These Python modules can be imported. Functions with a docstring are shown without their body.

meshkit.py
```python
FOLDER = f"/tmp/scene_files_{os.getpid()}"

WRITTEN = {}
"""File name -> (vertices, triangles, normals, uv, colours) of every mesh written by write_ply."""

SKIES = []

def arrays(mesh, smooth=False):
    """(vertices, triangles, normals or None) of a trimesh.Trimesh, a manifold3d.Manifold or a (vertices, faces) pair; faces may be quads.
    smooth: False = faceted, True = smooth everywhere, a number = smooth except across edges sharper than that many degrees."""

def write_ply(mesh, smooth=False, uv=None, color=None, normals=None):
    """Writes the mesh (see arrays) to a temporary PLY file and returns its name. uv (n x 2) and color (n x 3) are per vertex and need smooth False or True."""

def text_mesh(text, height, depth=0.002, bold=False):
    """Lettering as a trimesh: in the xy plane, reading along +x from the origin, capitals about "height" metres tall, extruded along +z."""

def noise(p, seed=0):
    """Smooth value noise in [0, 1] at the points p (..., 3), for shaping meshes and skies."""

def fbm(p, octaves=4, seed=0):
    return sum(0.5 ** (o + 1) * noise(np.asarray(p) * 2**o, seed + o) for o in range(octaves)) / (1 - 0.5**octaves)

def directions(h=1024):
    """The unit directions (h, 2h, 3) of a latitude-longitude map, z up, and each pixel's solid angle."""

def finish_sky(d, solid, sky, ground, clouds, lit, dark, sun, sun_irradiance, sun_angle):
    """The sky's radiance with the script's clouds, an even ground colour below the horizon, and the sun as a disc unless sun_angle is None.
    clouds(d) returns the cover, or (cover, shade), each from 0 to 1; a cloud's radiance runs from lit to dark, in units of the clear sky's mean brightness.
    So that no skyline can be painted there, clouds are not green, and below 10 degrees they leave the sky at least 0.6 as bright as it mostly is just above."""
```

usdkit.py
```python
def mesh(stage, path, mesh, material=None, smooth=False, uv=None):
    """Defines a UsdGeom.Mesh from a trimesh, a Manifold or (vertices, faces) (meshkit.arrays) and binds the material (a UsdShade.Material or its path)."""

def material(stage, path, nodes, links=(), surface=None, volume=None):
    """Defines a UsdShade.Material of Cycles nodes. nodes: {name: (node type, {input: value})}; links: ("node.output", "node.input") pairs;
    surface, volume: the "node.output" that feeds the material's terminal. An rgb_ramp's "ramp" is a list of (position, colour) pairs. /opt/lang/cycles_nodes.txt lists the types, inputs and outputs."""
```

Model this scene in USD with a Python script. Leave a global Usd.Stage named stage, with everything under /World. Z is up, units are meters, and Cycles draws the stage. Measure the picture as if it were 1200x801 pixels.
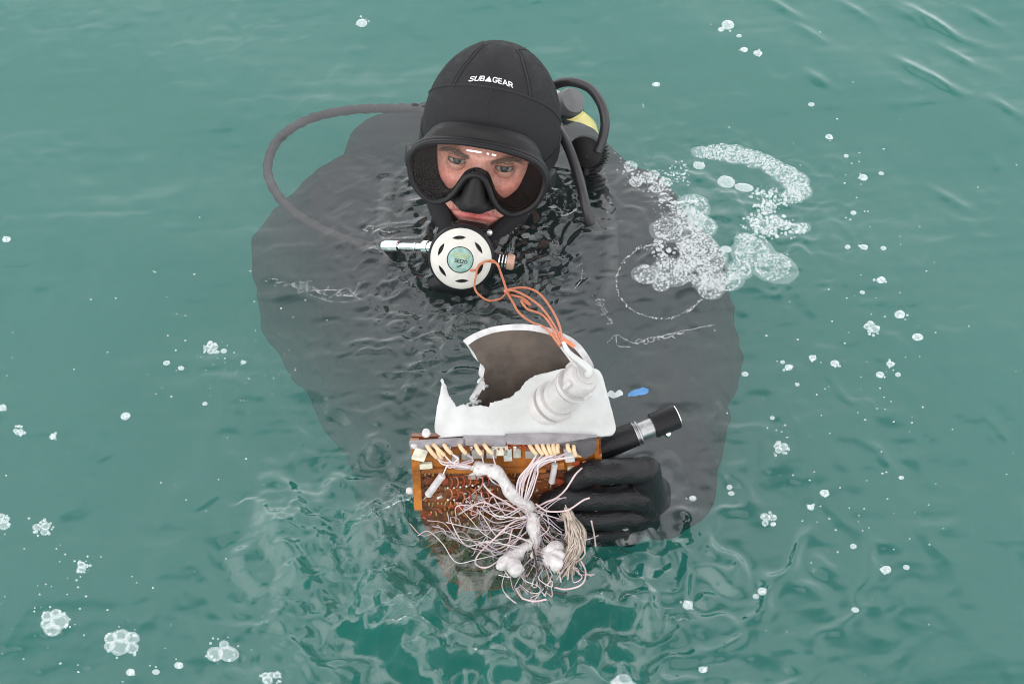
import math, numpy as np, trimesh, usdkit, meshkit
import manifold3d as m3
from manifold3d import Manifold, Mesh as MMesh
from shapely.geometry import Polygon
from shapely.geometry.polygon import orient
from pxr import Usd, UsdGeom, UsdLux, UsdShade, Gf, Sdf, Vt
from scipy.ndimage import gaussian_filter

stage = Usd.Stage.CreateInMemory()
UsdGeom.SetStageUpAxis(stage, UsdGeom.Tokens.z)
UsdGeom.SetStageMetersPerUnit(stage, 1.0)
UsdGeom.Xform.Define(stage, '/World')
UsdGeom.Scope.Define(stage, '/World/Looks')
rng = np.random.default_rng(11)

# ------------------------------------------------------------------ camera, sky, sun
PITCH, DIST, FPX = math.radians(50), 3.0, 2700.0
CAM = np.array([0, -DIST * math.cos(PITCH), DIST * math.sin(PITCH)])
FW = np.array([0, math.cos(PITCH), -math.sin(PITCH)])
UPV = np.array([0, math.sin(PITCH), math.cos(PITCH)])
EXPOSURE = 0.70
SKY = 0.12
cam = UsdGeom.Camera.Define(stage, '/World/camera')
cam.CreateHorizontalApertureAttr(36.0)
cam.CreateVerticalApertureAttr(36.0 * 683 / 1024)
cam.CreateFocalLengthAttr(36.0 * FPX / 1200)
cam.CreateClippingRangeAttr(Gf.Vec2f(0.05, 2000))
cam.CreateExposureAttr(EXPOSURE)
cam.AddTranslateOp().Set(Gf.Vec3d(*CAM))
cam.AddRotateXOp().Set(90 - math.degrees(PITCH))

SUN_EL, SUN_AZ = math.radians(52), math.radians(-125)      # overcast: a broad faint sun behind the cloud
sund = np.array([math.cos(SUN_EL) * math.sin(SUN_AZ), math.cos(SUN_EL) * math.cos(SUN_AZ), math.sin(SUN_EL)])
usdkit.material(stage, '/World/Looks/overcast_sky', {
    's': ('sky_texture', {'sky_type': 'single_scattering', 'sun_disc': False, 'sun_elevation': SUN_EL, 'sun_rotation': SUN_AZ, 'aerosol_density': 2.0}),
    'tc': ('texture_coordinate', {}), 'sx': ('separate_xyz', {}),
    'n': ('noise_texture', {'scale': 2.6, 'detail': 6.0, 'roughness': 0.55}),
    'r': ('map_range', {'from_min': 0.3, 'from_max': 0.7, 'to_min': 0.9, 'to_max': 1.1}),
    'el': ('rgb_ramp', {'ramp': [(0.0, (12.5, 12.4, 12.5)), (0.45, (11.2, 11.2, 11.4)), (0.66, (9.6, 9.6, 9.9)), (0.84, (8.6, 8.6, 8.9)), (0.935, (3.6, 3.7, 3.95)), (1.0, (2.2, 2.3, 2.5))]}),
    'cl': ('mix', {'mix_type': 'multiply', 'fac': 1.0}),
    'm': ('mix', {'fac': 0.88}),
    'b': ('background_shader', {'strength': SKY})},
    [('tc.generated', 'n.vector'), ('n.fac', 'r.value'), ('r.result', 'cl.color2'), ('tc.generated', 'sx.vector'), ('sx.z', 'el.fac'), ('el.color', 'cl.color1'),
     ('s.color', 'm.color1'), ('cl.color', 'm.color2'), ('m.color', 'b.color')], surface='b.background')
dome = UsdLux.DomeLight.Define(stage, '/World/sky')
UsdShade.MaterialBindingAPI.Apply(dome.GetPrim()).Bind(UsdShade.Material.Get(stage, '/World/Looks/overcast_sky'))
dome.GetPrim().SetCustomDataByKey('kind', 'structure')
dome.GetPrim().SetCustomDataByKey('label', 'even pale overcast sky')
sun = UsdLux.DistantLight.Define(stage, '/World/sun')
sun.CreateIntensityAttr(0.2); sun.CreateAngleAttr(90.0); sun.CreateColorAttr(Gf.Vec3f(1.0, 0.97, 0.93))
sun.GetPrim().CreateAttribute('inputs:normalize', Sdf.ValueTypeNames.Bool).Set(True)
sun.AddRotateZOp().Set(-math.degrees(SUN_AZ)); sun.AddRotateXOp().Set(math.degrees(SUN_EL) - 90)

# ------------------------------------------------------------------ helpers
def ray(px, py):
    d = FW + np.array([1., 0, 0]) * (px - 600) / FPX - UPV * (py - 400.5) / FPX
    return d / np.linalg.norm(d)
def P(px, py, z=0.0):
    """the point at height z that stands at this place of the photograph"""
    d = ray(px, py); return CAM + d * (z - CAM[2]) / d[2]
def PL(px, py, p0, n):
    d = ray(px, py); return CAM + d * (np.dot(np.asarray(p0) - CAM, n) / np.dot(d, n))
def unit(v):
    v = np.asarray(v, float); return v / np.linalg.norm(v)
_names, _children = {}, {}
def numbered(parent, name):
    k = (parent, name); n = _names.get(k, 0); _names[k] = n + 1
    return name if n == 0 else f'{name}_{n:03d}'
def setd(prim, **kw):
    for k, v in kw.items():
        if v: prim.SetCustomDataByKey(k, v)
class Thing:
    def __init__(self, name, label=None, category=None, loc=(0, 0, 0), group=None, kind=None):
        self.loc = np.asarray(loc, float)
        self.path = '/World/' + numbered('/World', name)
        x = UsdGeom.Xform.Define(stage, self.path); x.AddTranslateOp().Set(Gf.Vec3d(*map(float, self.loc)))
        self.prim = x.GetPrim(); setd(self.prim, label=label, category=category, group=group, kind=kind)
    def part(self, name, mesh, mat, parent=None, label=None, smooth=40, kind=None, tint=None):
        base = parent or self.path
        path = base + '/' + numbered(base, name)
        v, f = VF(mesh)
        m = put(path, v - self.loc, f, mat, smooth, tint)
        setd(m.GetPrim(), label=label, kind=kind)
        return path
def VF(mesh):
    if isinstance(mesh, Manifold):
        q = mesh.to_mesh(); return np.array(q.vert_properties[:, :3], float), np.array(q.tri_verts, int)
    if isinstance(mesh, tuple): return np.asarray(mesh[0], float), np.asarray(mesh[1], int)
    return np.array(mesh.vertices, float), np.array(mesh.faces, int)
def put(path, v, f, mat, smooth=40, tint=None):
    m = usdkit.mesh(stage, path, (v, f), '/World/Looks/' + mat, smooth=smooth)
    if tint is not None:
        UsdGeom.PrimvarsAPI(m).CreatePrimvar('tint', Sdf.ValueTypeNames.Color3fArray, 'vertex').Set(Vt.Vec3fArray.FromNumpy(np.asarray(tint, np.float32)))
    return m
def single(name, mesh, mat, label=None, category=None, group=None, kind=None, smooth=40):
    path = '/World/' + numbered('/World', name)
    v, f = VF(mesh); m = put(path, v, f, mat, smooth)
    setd(m.GetPrim(), label=label, category=category, group=group, kind=kind)
    return m
def spline(pts, n=8):
    """Catmull-Rom through pts"""
    p = np.asarray(pts, float)
    if len(p) < 3: return np.array([p[0] + (p[-1] - p[0]) * t for t in np.linspace(0, 1, n)])
    q = np.vstack([2 * p[0] - p[1], p, 2 * p[-1] - p[-2]]); out = []
    for i in range(1, len(q) - 2):
        for t in np.linspace(0, 1, n, endpoint=False):
            a, b, c, d = q[i - 1:i + 3]
            out.append(.5 * ((2 * b) + (c - a) * t + (2 * a - 5 * b + 4 * c - d) * t * t + (-a + 3 * b - 3 * c + d) * t ** 3))
    return np.vstack([out, p[-1]])
def tube(pts, r, sides=8, closed=False, squash=None):
    p = np.asarray(pts, float); n = len(p)
    r = np.broadcast_to(np.asarray(r, float), (n,))
    t = np.roll(p, -1, 0) - np.roll(p, 1, 0) if closed else np.gradient(p, axis=0)
    t /= np.maximum(np.linalg.norm(t, axis=1, keepdims=True), 1e-12)
    u = np.cross(t[0], [0, 0, 1.]); u = np.cross(t[0], [1., 0, 0]) if np.linalg.norm(u) < .1 else u
    u = unit(u); V = []
    a = np.linspace(0, 2 * np.pi, sides, endpoint=False)
    for i in range(n):
        u = unit(u - t[i] * (u @ t[i])); w = np.cross(t[i], u)
        V.append(p[i] + r[i] * (np.cos(a)[:, None] * u + np.sin(a)[:, None] * w))
    V = np.vstack(V); F = []
    m = n if closed else n - 1
    for i in range(m):
        j = (i + 1) % n
        for k in range(sides):
            l = (k + 1) % sides
            A, B, C_, D = i * sides + k, i * sides + l, j * sides + l, j * sides + k
            F += [(A, B, C_), (A, C_, D)]
    if not closed:
        V = np.vstack([V, p[0] - t[0] * r[0] * .35, p[-1] + t[-1] * r[-1] * .35])
        for k in range(sides):
            l = (k + 1) % sides
            F += [(len(V) - 2, l, k), (len(V) - 1, (n - 1) * sides + k, (n - 1) * sides + l)]
    return V, np.array(F)
def join(*ms):
    V, F, o = [], [], 0
    for m in ms:
        v, f = VF(m); V.append(v); F.append(f + o); o += len(v)
    return np.vstack(V), np.vstack(F)
def frame(axis, hint=(0, 0, 1)):
    z = unit(axis); x = np.cross(hint, z)
    if np.linalg.norm(x) < 1e-3: x = np.cross((1, 0, 0), z)
    x = unit(x); return np.column_stack([x, np.cross(z, x), z])
def lathe(profile, a, axis, seg=28):
    """profile [(radius, height)] turned about axis through a"""
    M = frame(axis); th = np.linspace(0, 2 * np.pi, seg, endpoint=False); V, F = [], []
    for r, h in profile:
        V.append(np.asarray(a) + (np.column_stack([np.cos(th) * r, np.sin(th) * r, np.full(seg, h)]) @ M.T))
    V = np.vstack(V)
    for i in range(len(profile) - 1):
        for k in range(seg):
            l = (k + 1) % seg
            F += [(i * seg + k, i * seg + l, (i + 1) * seg + l), (i * seg + k, (i + 1) * seg + l, (i + 1) * seg + k)]
    return V, np.array(F)
def box(center, size, axes=np.eye(3), bevel=0.12):
    """box with chamfered edges: hull of an inset box grown in each axis"""
    s = np.asarray(size, float) / 2; b = min(s) * 2 * bevel; q = []
    for k in range(3):
        t = s - b; t[k] = s[k]
        for i in (-1, 1):
            for j in (-1, 1):
                for l in (-1, 1): q.append(t * (i, j, l))
    h = trimesh.convex.convex_hull(np.array(q))
    return np.asarray(center) + h.vertices @ np.asarray(axes).T, np.array(h.faces)
def prism(poly, p0, ex, ey, ez, depth, hole_ok=True):
    """2D outline extruded: x,y along ex,ey, thickness along ez"""
    m = trimesh.creation.extrude_polygon(poly, depth)
    v = np.asarray(p0) + m.vertices @ np.array([ex, ey, ez])
    return v, np.array(m.faces)
def chain(joints, rad):
    """tapered limb: hulls of spheres along the joints"""
    out = []
    for (a, ra), (b, rb) in zip(zip(joints, rad), zip(joints[1:], rad[1:])):
        out.append(Manifold.batch_hull([Manifold.sphere(float(ra), 24).translate(tuple(map(float, a))), Manifold.sphere(float(rb), 24).translate(tuple(map(float, b)))]))
    return out
def to_manifold(v, f):
    return Manifold(MMesh(vert_properties=np.ascontiguousarray(v, np.float32), tri_verts=np.ascontiguousarray(f, np.uint32)))
def sm(mesh, it=10, edge=None):
    if isinstance(mesh, Manifold) and edge: mesh = mesh.refine_to_length(edge)
    v, f = VF(mesh); t = trimesh.Trimesh(v, f, process=True)
    trimesh.smoothing.filter_taubin(t, iterations=it)
    return t
def fbm(p, scale, seed=0, octaves=4):
    try: return meshkit.fbm(np.asarray(p) * scale + seed * 17.3, octaves=octaves)
    except TypeError: return meshkit.fbm(np.asarray(p) * scale + seed * 17.3)

# ------------------------------------------------------------------ materials
def mat(name, color=(.5, .5, .5), rough=.5, noise=0.0, nscale=40.0, bump=0.0, bscale=200.0, metallic=0.0, spec=.5, coat=0.0, sheen=0.0, sss=0.0, color2=None, transl=0.0, alpha=None):
    n = {'p': ('principled_bsdf', {'base_color': color, 'roughness': rough, 'metallic': metallic, 'specular_ior_level': spec, 'coat_weight': coat, 'sheen_weight': sheen, 'subsurface_weight': sss, 'transmission_weight': 0.0})}
    L = []
    if noise or bump: n['tc'] = ('texture_coordinate', {})
    if noise:
        c = np.array(color); c2 = np.array(color2) if color2 is not None else c * (1 - noise)
        n['n'] = ('noise_texture', {'scale': nscale, 'detail': 6.0, 'roughness': .6})
        n['r'] = ('rgb_ramp', {'ramp': [(.35, tuple(c2)), (.65, tuple(np.clip(c * (1 + noise * .4), 0, .95)))]})
        L += [('tc.object', 'n.vector'), ('n.fac', 'r.fac'), ('r.color', 'p.base_color')]
        n['rr'] = ('map_range', {'from_min': .3, 'from_max': .7, 'to_min': max(.02, rough * .75), 'to_max': min(1, rough * 1.25)})
        L += [('n.fac', 'rr.value'), ('rr.result', 'p.roughness')]
    if bump:
        n['bn'] = ('noise_texture', {'scale': bscale, 'detail': 3.0})
        n['b'] = ('bump', {'strength': bump, 'distance': .002})
        L += [('tc.object', 'bn.vector'), ('bn.fac', 'b.height'), ('b.normal', 'p.normal')]
    usdkit.material(stage, '/World/Looks/' + name, n, L, surface='p.BSDF')

# sea water: an air-water boundary over a scattering green volume
usdkit.material(stage, '/World/Looks/sea_water', {
    'lw': ('layer_weight', {'blend': 0.5}),
    'pw': ('math', {'math_type': 'power', 'value2': 4.0}),
    'ma': ('math', {'math_type': 'multiply_add', 'value2': 0.95, 'value3': 0.064}),
    'tc': ('texture_coordinate', {}),
    'n': ('noise_texture', {'scale': 55.0, 'detail': 3.0, 'roughness': .55}),
    'b': ('bump', {'strength': 0.06, 'distance': 0.004}),
    't': ('transparent_bsdf', {'color': (1, 1, 1)}),
    'g': ('glossy_bsdf', {'color': (1, 1, 1), 'roughness': 0.0, 'distribution': 'ggx'}),
    'm': ('mix_closure', {}),
    'v': ('principled_volume', {'color': (0.058, 0.485, 0.39), 'density': 0.66, 'anisotropy': 0.0})},
    [('lw.facing', 'pw.value1'), ('pw.value', 'ma.value1'), ('ma.value', 'm.fac'),
     ('tc.object', 'n.vector'), ('n.fac', 'b.height'), ('b.normal', 'g.normal'), ('b.normal', 'lw.normal'),
     ('t.BSDF', 'm.closure1'), ('g.BSDF', 'm.closure2')], surface='m.closure', volume='v.volume')
mat('sea_mud', (.03, .06, .05), .9, .3, 3)
mat('drysuit_fabric', (.007, .007, .008), .6, .3, 60, .25, 900, spec=.15)
mat('neoprene', (.015, .015, .0165), .7, .25, 70, .4, 1500, spec=.2)
mat('wet_neoprene', (.004, .004, .0045), .16, .3, 50, .7, 420, spec=.28)
mat('seam_thread', (.008, .008, .009), .8)
mat('white_print', (.78, .78, .78), .6)
mat('mask_plastic', (.006, .006, .0065), .33, .1, 30, spec=.22)
mat('mask_silicone', (.010, .0098, .010), .5, .2, 40, spec=.22)
mat('hose_rubber', (.018, .017, .018), .38, .25, 60, .1, 700)
mat('hose_braid', (.016, .015, .016), .5, .4, 200, .6, 900, spec=.4)
mat('regulator_white', (.50, .485, .44), .3, .08, 60)
mat('regulator_black', (.006, .006, .0065), .4, .1, 40, spec=.22)
mat('badge_green', (.20, .33, .28), .22, .35, 130, coat=.5, color2=(.10, .21, .18))
mat('badge_gold', (.34, .38, .16), .35)
mat('chrome', (.80, .82, .82), .1, metallic=1.0)
mat('brushed_metal', (.38, .38, .38), .28, .2, 80, metallic=1.0)
mat('copper_cap', (.42, .26, .19), .4, .15, 60, metallic=.4)
mat('tank_yellow', (.72, .60, .16), .35, .15, 25)
mat('valve_grey', (.10, .10, .10), .5, .2, 60)
mat('red_print', (.40, .12, .10), .6)
mat('white_plastic', (.53, .535, .53), .5, .12, 10, .5, 45, color2=(.38, .39, .37))
mat('cream_plastic', (.42, .405, .39), .38, .14, 40, .05, 200)
mat('shell_brown', (.085, .066, .052), .75, .45, 30, .6, 90, color2=(.05, .038, .03))
mat('shell_rim', (.48, .475, .47), .7, .3, 70, .6, 180)
mat('orange_paint', (.62, .20, .09), .6, .3, 90)
mat('amber_board', (.34, .115, .015), .16, .5, 26, .3, 140, coat=.6, color2=(.13, .04, .008))
mat('rust_board', (.15, .045, .014), .2, .7, 70, .8, 160, coat=.5, color2=(.04, .014, .008))
mat('grey_strip', (.23, .21, .22), .55, .25, 60, .3, 220)
mat('dark_strip', (.06, .055, .06), .5, .3, 60, .3, 220)
mat('pin_red', (.30, .05, .02), .35, .3, 90)
mat('cream_sleeve', (.60, .44, .27), .5, .15, 80)
mat('chip_grey', (.42, .40, .36), .35, .2, 100, metallic=.3)
mat('chip_pale', (.62, .58, .46), .45, .3, 90)
mat('resistor_grey', (.50, .47, .46), .5, .2, 120)
mat('gilt', (.62, .40, .14), .25, .4, 90, metallic=.8)
mat('solder', (.75, .72, .68), .25, .2, 120, metallic=.7)
mat('wire_pink', (.52, .40, .40), .45, .1, 120)
mat('wire_white', (.58, .53, .53), .45, .1, 120)
mat('wire_violet', (.32, .27, .31), .45, .1, 120)
mat('wire_black', (.02, .02, .022), .4)
mat('wire_orange', (.42, .135, .065), .42, .25, 140)
mat('white_wrap', (.55, .525, .51), .6, .25, 120, .8, 300)
mat('tan_fibre', (.50, .42, .35), .8, .35, 150, .8, 500)
mat('weed_brown', (.10, .085, .03), .7, .6, 60, .9, 140, color2=(.045, .05, .02))
mat('blue_print', (.05, .26, .62), .5, .2, 80)
mat('eye_white', (.32, .265, .25), .25)
mat('iris_grey', (.034, .040, .028), .3, .4, 900, spec=.2)
mat('pupil', (.004, .004, .004), .1)
mat('hair_brown', (.075, .045, .03), .7)
mat('foam_white', (.62, .66, .65), .35, .06, 200)
usdkit.material(stage, '/World/Looks/skin', {
    'a': ('attribute', {'attribute': 'tint'}), 'tc': ('texture_coordinate', {}),
    'n': ('noise_texture', {'scale': 220.0, 'detail': 5.0}), 'mr': ('map_range', {'from_min': .3, 'from_max': .7, 'to_min': .82, 'to_max': 1.14}),
    'mx': ('mix', {'mix_type': 'multiply', 'fac': 1.0}), 'b': ('bump', {'strength': .55, 'distance': .001}),
    'p': ('principled_bsdf', {'roughness': .42, 'subsurface_weight': .12, 'subsurface_scale': .004, 'subsurface_radius': (1, .35, .2)})},
    [('tc.object', 'n.vector'), ('n.fac', 'mr.value'), ('a.color', 'mx.color1'), ('mr.result', 'mx.color2'), ('mx.color', 'p.base_color'), ('n.fac', 'b.height'), ('b.normal', 'p.normal')], surface='p.BSDF')
usdkit.material(stage, '/World/Looks/mask_glass', {
    'f': ('fresnel', {'IOR': 1.13}), 't': ('transparent_bsdf', {'color': (.98, .985, .98)}), 'g': ('glossy_bsdf', {'color': (1, 1, 1), 'roughness': 0.02}), 'm': ('mix_closure', {})},
    [('f.fac', 'm.fac'), ('t.BSDF', 'm.closure1'), ('g.BSDF', 'm.closure2')], surface='m.closure')
def film(name, lo, hi, col=(.80, .83, .82)):
    usdkit.material(stage, '/World/Looks/' + name, {
        'lw': ('layer_weight', {'blend': 0.45}), 'mr': ('map_range', {'from_min': 0, 'from_max': 1, 'to_min': lo, 'to_max': hi}),
        't': ('transparent_bsdf', {'color': (1, 1, 1)}), 'p': ('principled_bsdf', {'base_color': col, 'roughness': .08, 'specular_ior_level': .8}), 'm': ('mix_closure', {})},
        [('lw.facing', 'mr.value'), ('mr.result', 'm.fac'), ('t.BSDF', 'm.closure1'), ('p.BSDF', 'm.closure2')], surface='m.closure')
film('foam_line_film', .22, .6, (.72, .74, .74))
film('bubble_film', .05, .24, (.58, .62, .61))
film('foam_film', .12, .42, (.58, .62, .61))
film('foam_blob_film', .03, .085, (.50, .545, .53))

# ------------------------------------------------------------------ the water
def axis_coords(lo, hi, step, far, growth=1.22):
    c = list(np.arange(lo, hi + step / 2, step)); s = step; a = [c[0]]; b = [c[-1]]
    while b[-1] < far:
        s *= growth; b.append(b[-1] + s); a.append(a[-1] - s)
    return np.array(a[:0:-1] + c + b[1:])
N1 = [np.random.default_rng(100 + k) for k in range(40)]
def wavefield(x, y, seed, lam, n, spread=np.pi, dirn=0.0, lam_spread=.5):
    r = np.random.default_rng(seed); h = np.zeros_like(x)
    for _ in range(n):
        l = lam * (1 + lam_spread * (r.random() * 2 - 1)); a = dirn + spread * (r.random() * 2 - 1); ph = r.random() * 6.283
        kx, ky = np.cos(a) * 6.283 / l, np.sin(a) * 6.283 / l
        q = np.sin(kx * x + ky * y + ph); h += np.exp(1.1 * q) * .82 - 1.09
    return h / math.sqrt(n / 2)
HX, HY = P(560, 285)[:2]         # ripples round the chin
DX, DY = P(620, 640)[:2]         # churn round the wreckage
RX, RY = P(690, 560)[:2]
def water_height(x, y):
    w1 = wavefield(x, y, 1, .06, 9); w2 = wavefield(x, y, 2, .11, 9)
    xw, yw = x + .010 * w2, y + .010 * w1                      # warp, so that no ring is perfect
    rough = .5 + .5 * np.tanh(1.2 * wavefield(x, y, 3, .35, 10))
    h = .0022 * wavefield(x, y, 4, .62, 8, .7, 1.0) + .0007 * wavefield(xw, yw, 5, .20, 14, 1.2, .9)
    h += .00015 * (.3 + rough) * wavefield(xw, yw, 6, .06, 14, 1.1, 1.0)
    # rings leaving the head
    r = np.hypot(xw - HX, (yw - HY)); e = np.exp(-(r / .145) ** 2.4)
    h += e * (.0010 * np.sin(6.283 * r / .026) + .0018 * wavefield(xw, yw, 7, .040, 20) + .0009 * wavefield(xw, yw, 8, .018, 16))
    # rings leaving the hands and the wreckage
    r = np.hypot(xw - RX, (yw - RY)); e = np.exp(-((r - .26) / .17) ** 2) * np.clip(.35 + ((xw - RX) * .8 - (yw - RY)) / .22, .04, 1)
    h += e * .0017 * np.exp(1.3 * np.sin(6.283 * r / .085 + .3 * w2)) * (.25 + .75 * rough)
    e = np.exp(-(r / .36) ** 2) * np.clip(.3 + ((xw - RX) * .8 - (yw - RY)) / .22, .05, 1); h += e * .0009 * wavefield(r, np.arctan2(yw - RY, xw - RX) * .35, 9, .075, 14, .6, 0.)
    r = np.hypot(xw - DX, yw - DY - .06); th = np.arctan2(yw - DY - .06, xw - DX); sweep = th * .30      # arcs: long along the angle, short along the radius
    e = np.exp(-(np.hypot((xw - DX + .07) / 1.15, (yw - DY + .09)) / .20) ** 2.5)
    h += e * (.0105 * wavefield(r + .02 * w2, sweep, 10, .12, 10, .55, 0.) + .0024 * wavefield(r + .008 * w1, sweep, 11, .052, 14, .6, 0.) + .0060 * wavefield(xw, yw, 17, .23, 9, .9, 1.5) + .0005 * wavefield(xw, yw, 16, .022, 14))
    cx, cy = P(430, 640)[:2]; r = np.hypot((xw - cx) / .7, yw - cy); e = np.exp(-(r / .16) ** 2)
    h += e * (.0015 * wavefield(xw, yw, 12, .05, 14, .7, .5) + .0065 * wavefield(xw, yw, 13, .15, 8, .8, .8))
    cx, cy = P(510, 400)[:2]; r = np.hypot((xw - cx) / 1.2, yw - cy); e = np.exp(-(r / .09) ** 2)
    h += e * .0012 * wavefield(xw, yw, 14, .028, 16)
    cx, cy = P(860, 270)[:2]; r = np.hypot((xw - cx), yw - cy); e = np.exp(-(r / .14) ** 2)
    h += e * .0012 * wavefield(xw, yw, 15, .05, 16)
    for px, py, ln, am in ((1083, 18, .045, 1.), (1105, 33, .06, 1.1), (1003, 12, .03, .9), (1122, 66, .035, .9), (1100, 96, .045, 1.3), (1070, 80, .03, 1.0), (917, 9, .035, 1.0), (948, 38, .03, .8), (1068, 20, .025, .8), (1115, 231, .030, .8), (960, 94, .025, .8), (1180, 128, .03, .7), (1150, 20, .03, .8)):
        cx, cy = P(px, py)[:2]; ca, sa = math.cos(-.62), math.sin(-.62)
        u, v = (x - cx) * ca + (y - cy) * sa, -(x - cx) * sa + (y - cy) * ca + .004 * np.sin((x - cx) * 60)
        h += am * .0034 * np.exp(-(u / ln) ** 2 - (v / .0085) ** 2)
    fade = np.exp(-np.maximum(0, np.hypot(x, y) - 1.6) / 1.2)
    return h * fade
gx = axis_coords(-.86, .86, .0032, 300); gy = axis_coords(-.66, .90, .0032, 300)
GX, GY = np.meshgrid(gx, gy, indexing='ij')
GZ = water_height(GX, GY)
def wz(x, y):
    return float(water_height(np.array([float(x)]), np.array([float(y)]))[0])
nx, ny = GX.shape
idx = np.arange(nx * ny).reshape(nx, ny)
a, b, c, d = idx[:-1, :-1].ravel(), idx[1:, :-1].ravel(), idx[1:, 1:].ravel(), idx[:-1, 1:].ravel()
top_f = np.vstack([np.column_stack([a, b, c]), np.column_stack([a, c, d])])
top_v = np.column_stack([GX.ravel(), GY.ravel(), GZ.ravel()])
rim = np.concatenate([idx[:, 0], idx[-1, 1:], idx[-2::-1, -1], idx[0, -2:0:-1]])
low = top_v[rim].copy(); low[:, 2] = -6.0; o = len(top_v); nr = len(rim)
k = np.arange(nr); k2 = (k + 1) % nr
skirt = np.vstack([np.column_stack([rim[k], o + k, o + k2]), np.column_stack([rim[k], o + k2, rim[k2]])])
cv = o + nr
bottom = np.column_stack([np.full(nr, cv), o + k2, o + k])
wv = np.vstack([top_v, low, [[0, 0, -6.0]]]); wf = np.vstack([top_f, skirt, bottom])
single('water', (wv, wf), 'sea_water', kind='structure', smooth=80, label='cloudy green sea water with small ripples')
single('sea_bed', (np.array([[-280, -280, -5.6], [280, -280, -5.6], [280, 280, -5.6], [-280, 280, -5.6]], float), np.array([[0, 1, 2], [0, 2, 3]])), 'sea_mud', kind='structure', smooth=False, label='dark muddy sea bed')

# ------------------------------------------------------------------ the diver: head
def rot3(a, b, c):
    ca, sa, cb, sb, cc, sc = math.cos(a), math.sin(a), math.cos(b), math.sin(b), math.cos(c), math.sin(c)
    return np.array([[cc, -sc, 0], [sc, cc, 0], [0, 0, 1]]) @ np.array([[1, 0, 0], [0, ca, -sa], [0, sa, ca]]) @ np.array([[cb, 0, sb], [0, 1, 0], [-sb, 0, cb]])
HM = rot3(-.3995, .0702, -.1421); HS = 1.037
HT = np.array([-.0315, .3035, .0595])
def H(p):
    """head-local (x towards the viewer's right, -y out of the face, z up) to world"""
    return (np.asarray(p, float) * HS) @ HM.T + HT
def G(x, s): return np.exp(-(x / s) ** 2)
def head_shape(u):
    x, y, z = u[:, 0] * .078, u[:, 1] * .097, u[:, 2] * .118
    lowz = np.clip(-z / .118, 0, 1)
    x = x * (1 - .22 * lowz ** 1.5)
    front = np.clip(-u[:, 1], 0, 1)
    y = np.where(u[:, 1] < 0, -.092 * front ** .72, y)
    w = np.clip(front * 1.6, 0, 1)
    ax = np.abs(x)
    d = .009 * G(z - .020, .008) * G(ax - .026, .024)                      # brows
    d += .003 * G(z - .020, .010) * G(ax, .012)
    d -= .014 * G(z - .002, .011) * G(ax - .031, .015)                     # sockets
    d += .006 * G(z + .020, .014) * G(ax - .040, .018)                     # cheekbones
    d += .024 * G(x, .0095) * np.exp(-((z + .020) / .024) ** 2) + .010 * G(x, .017) * G(z + .036, .008)   # nose
    d += .005 * G(z + .053, .014) * G(x, .030)                             # muzzle
    zl = z + 10. * x ** 2
    d += .005 * G(zl + .058, .0045) * G(x, .026) + .0055 * G(zl + .070, .0055) * G(x, .024)
    d -= .005 * G(zl + .0640, .0022) * G(x, .028)
    d += .007 * G(z + .102, .014) * G(x, .022)
    y = y - d * w
    return np.column_stack([x, y, z]), w
ico = trimesh.creation.icosphere(7)
hv, hw = head_shape(ico.vertices)
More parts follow.
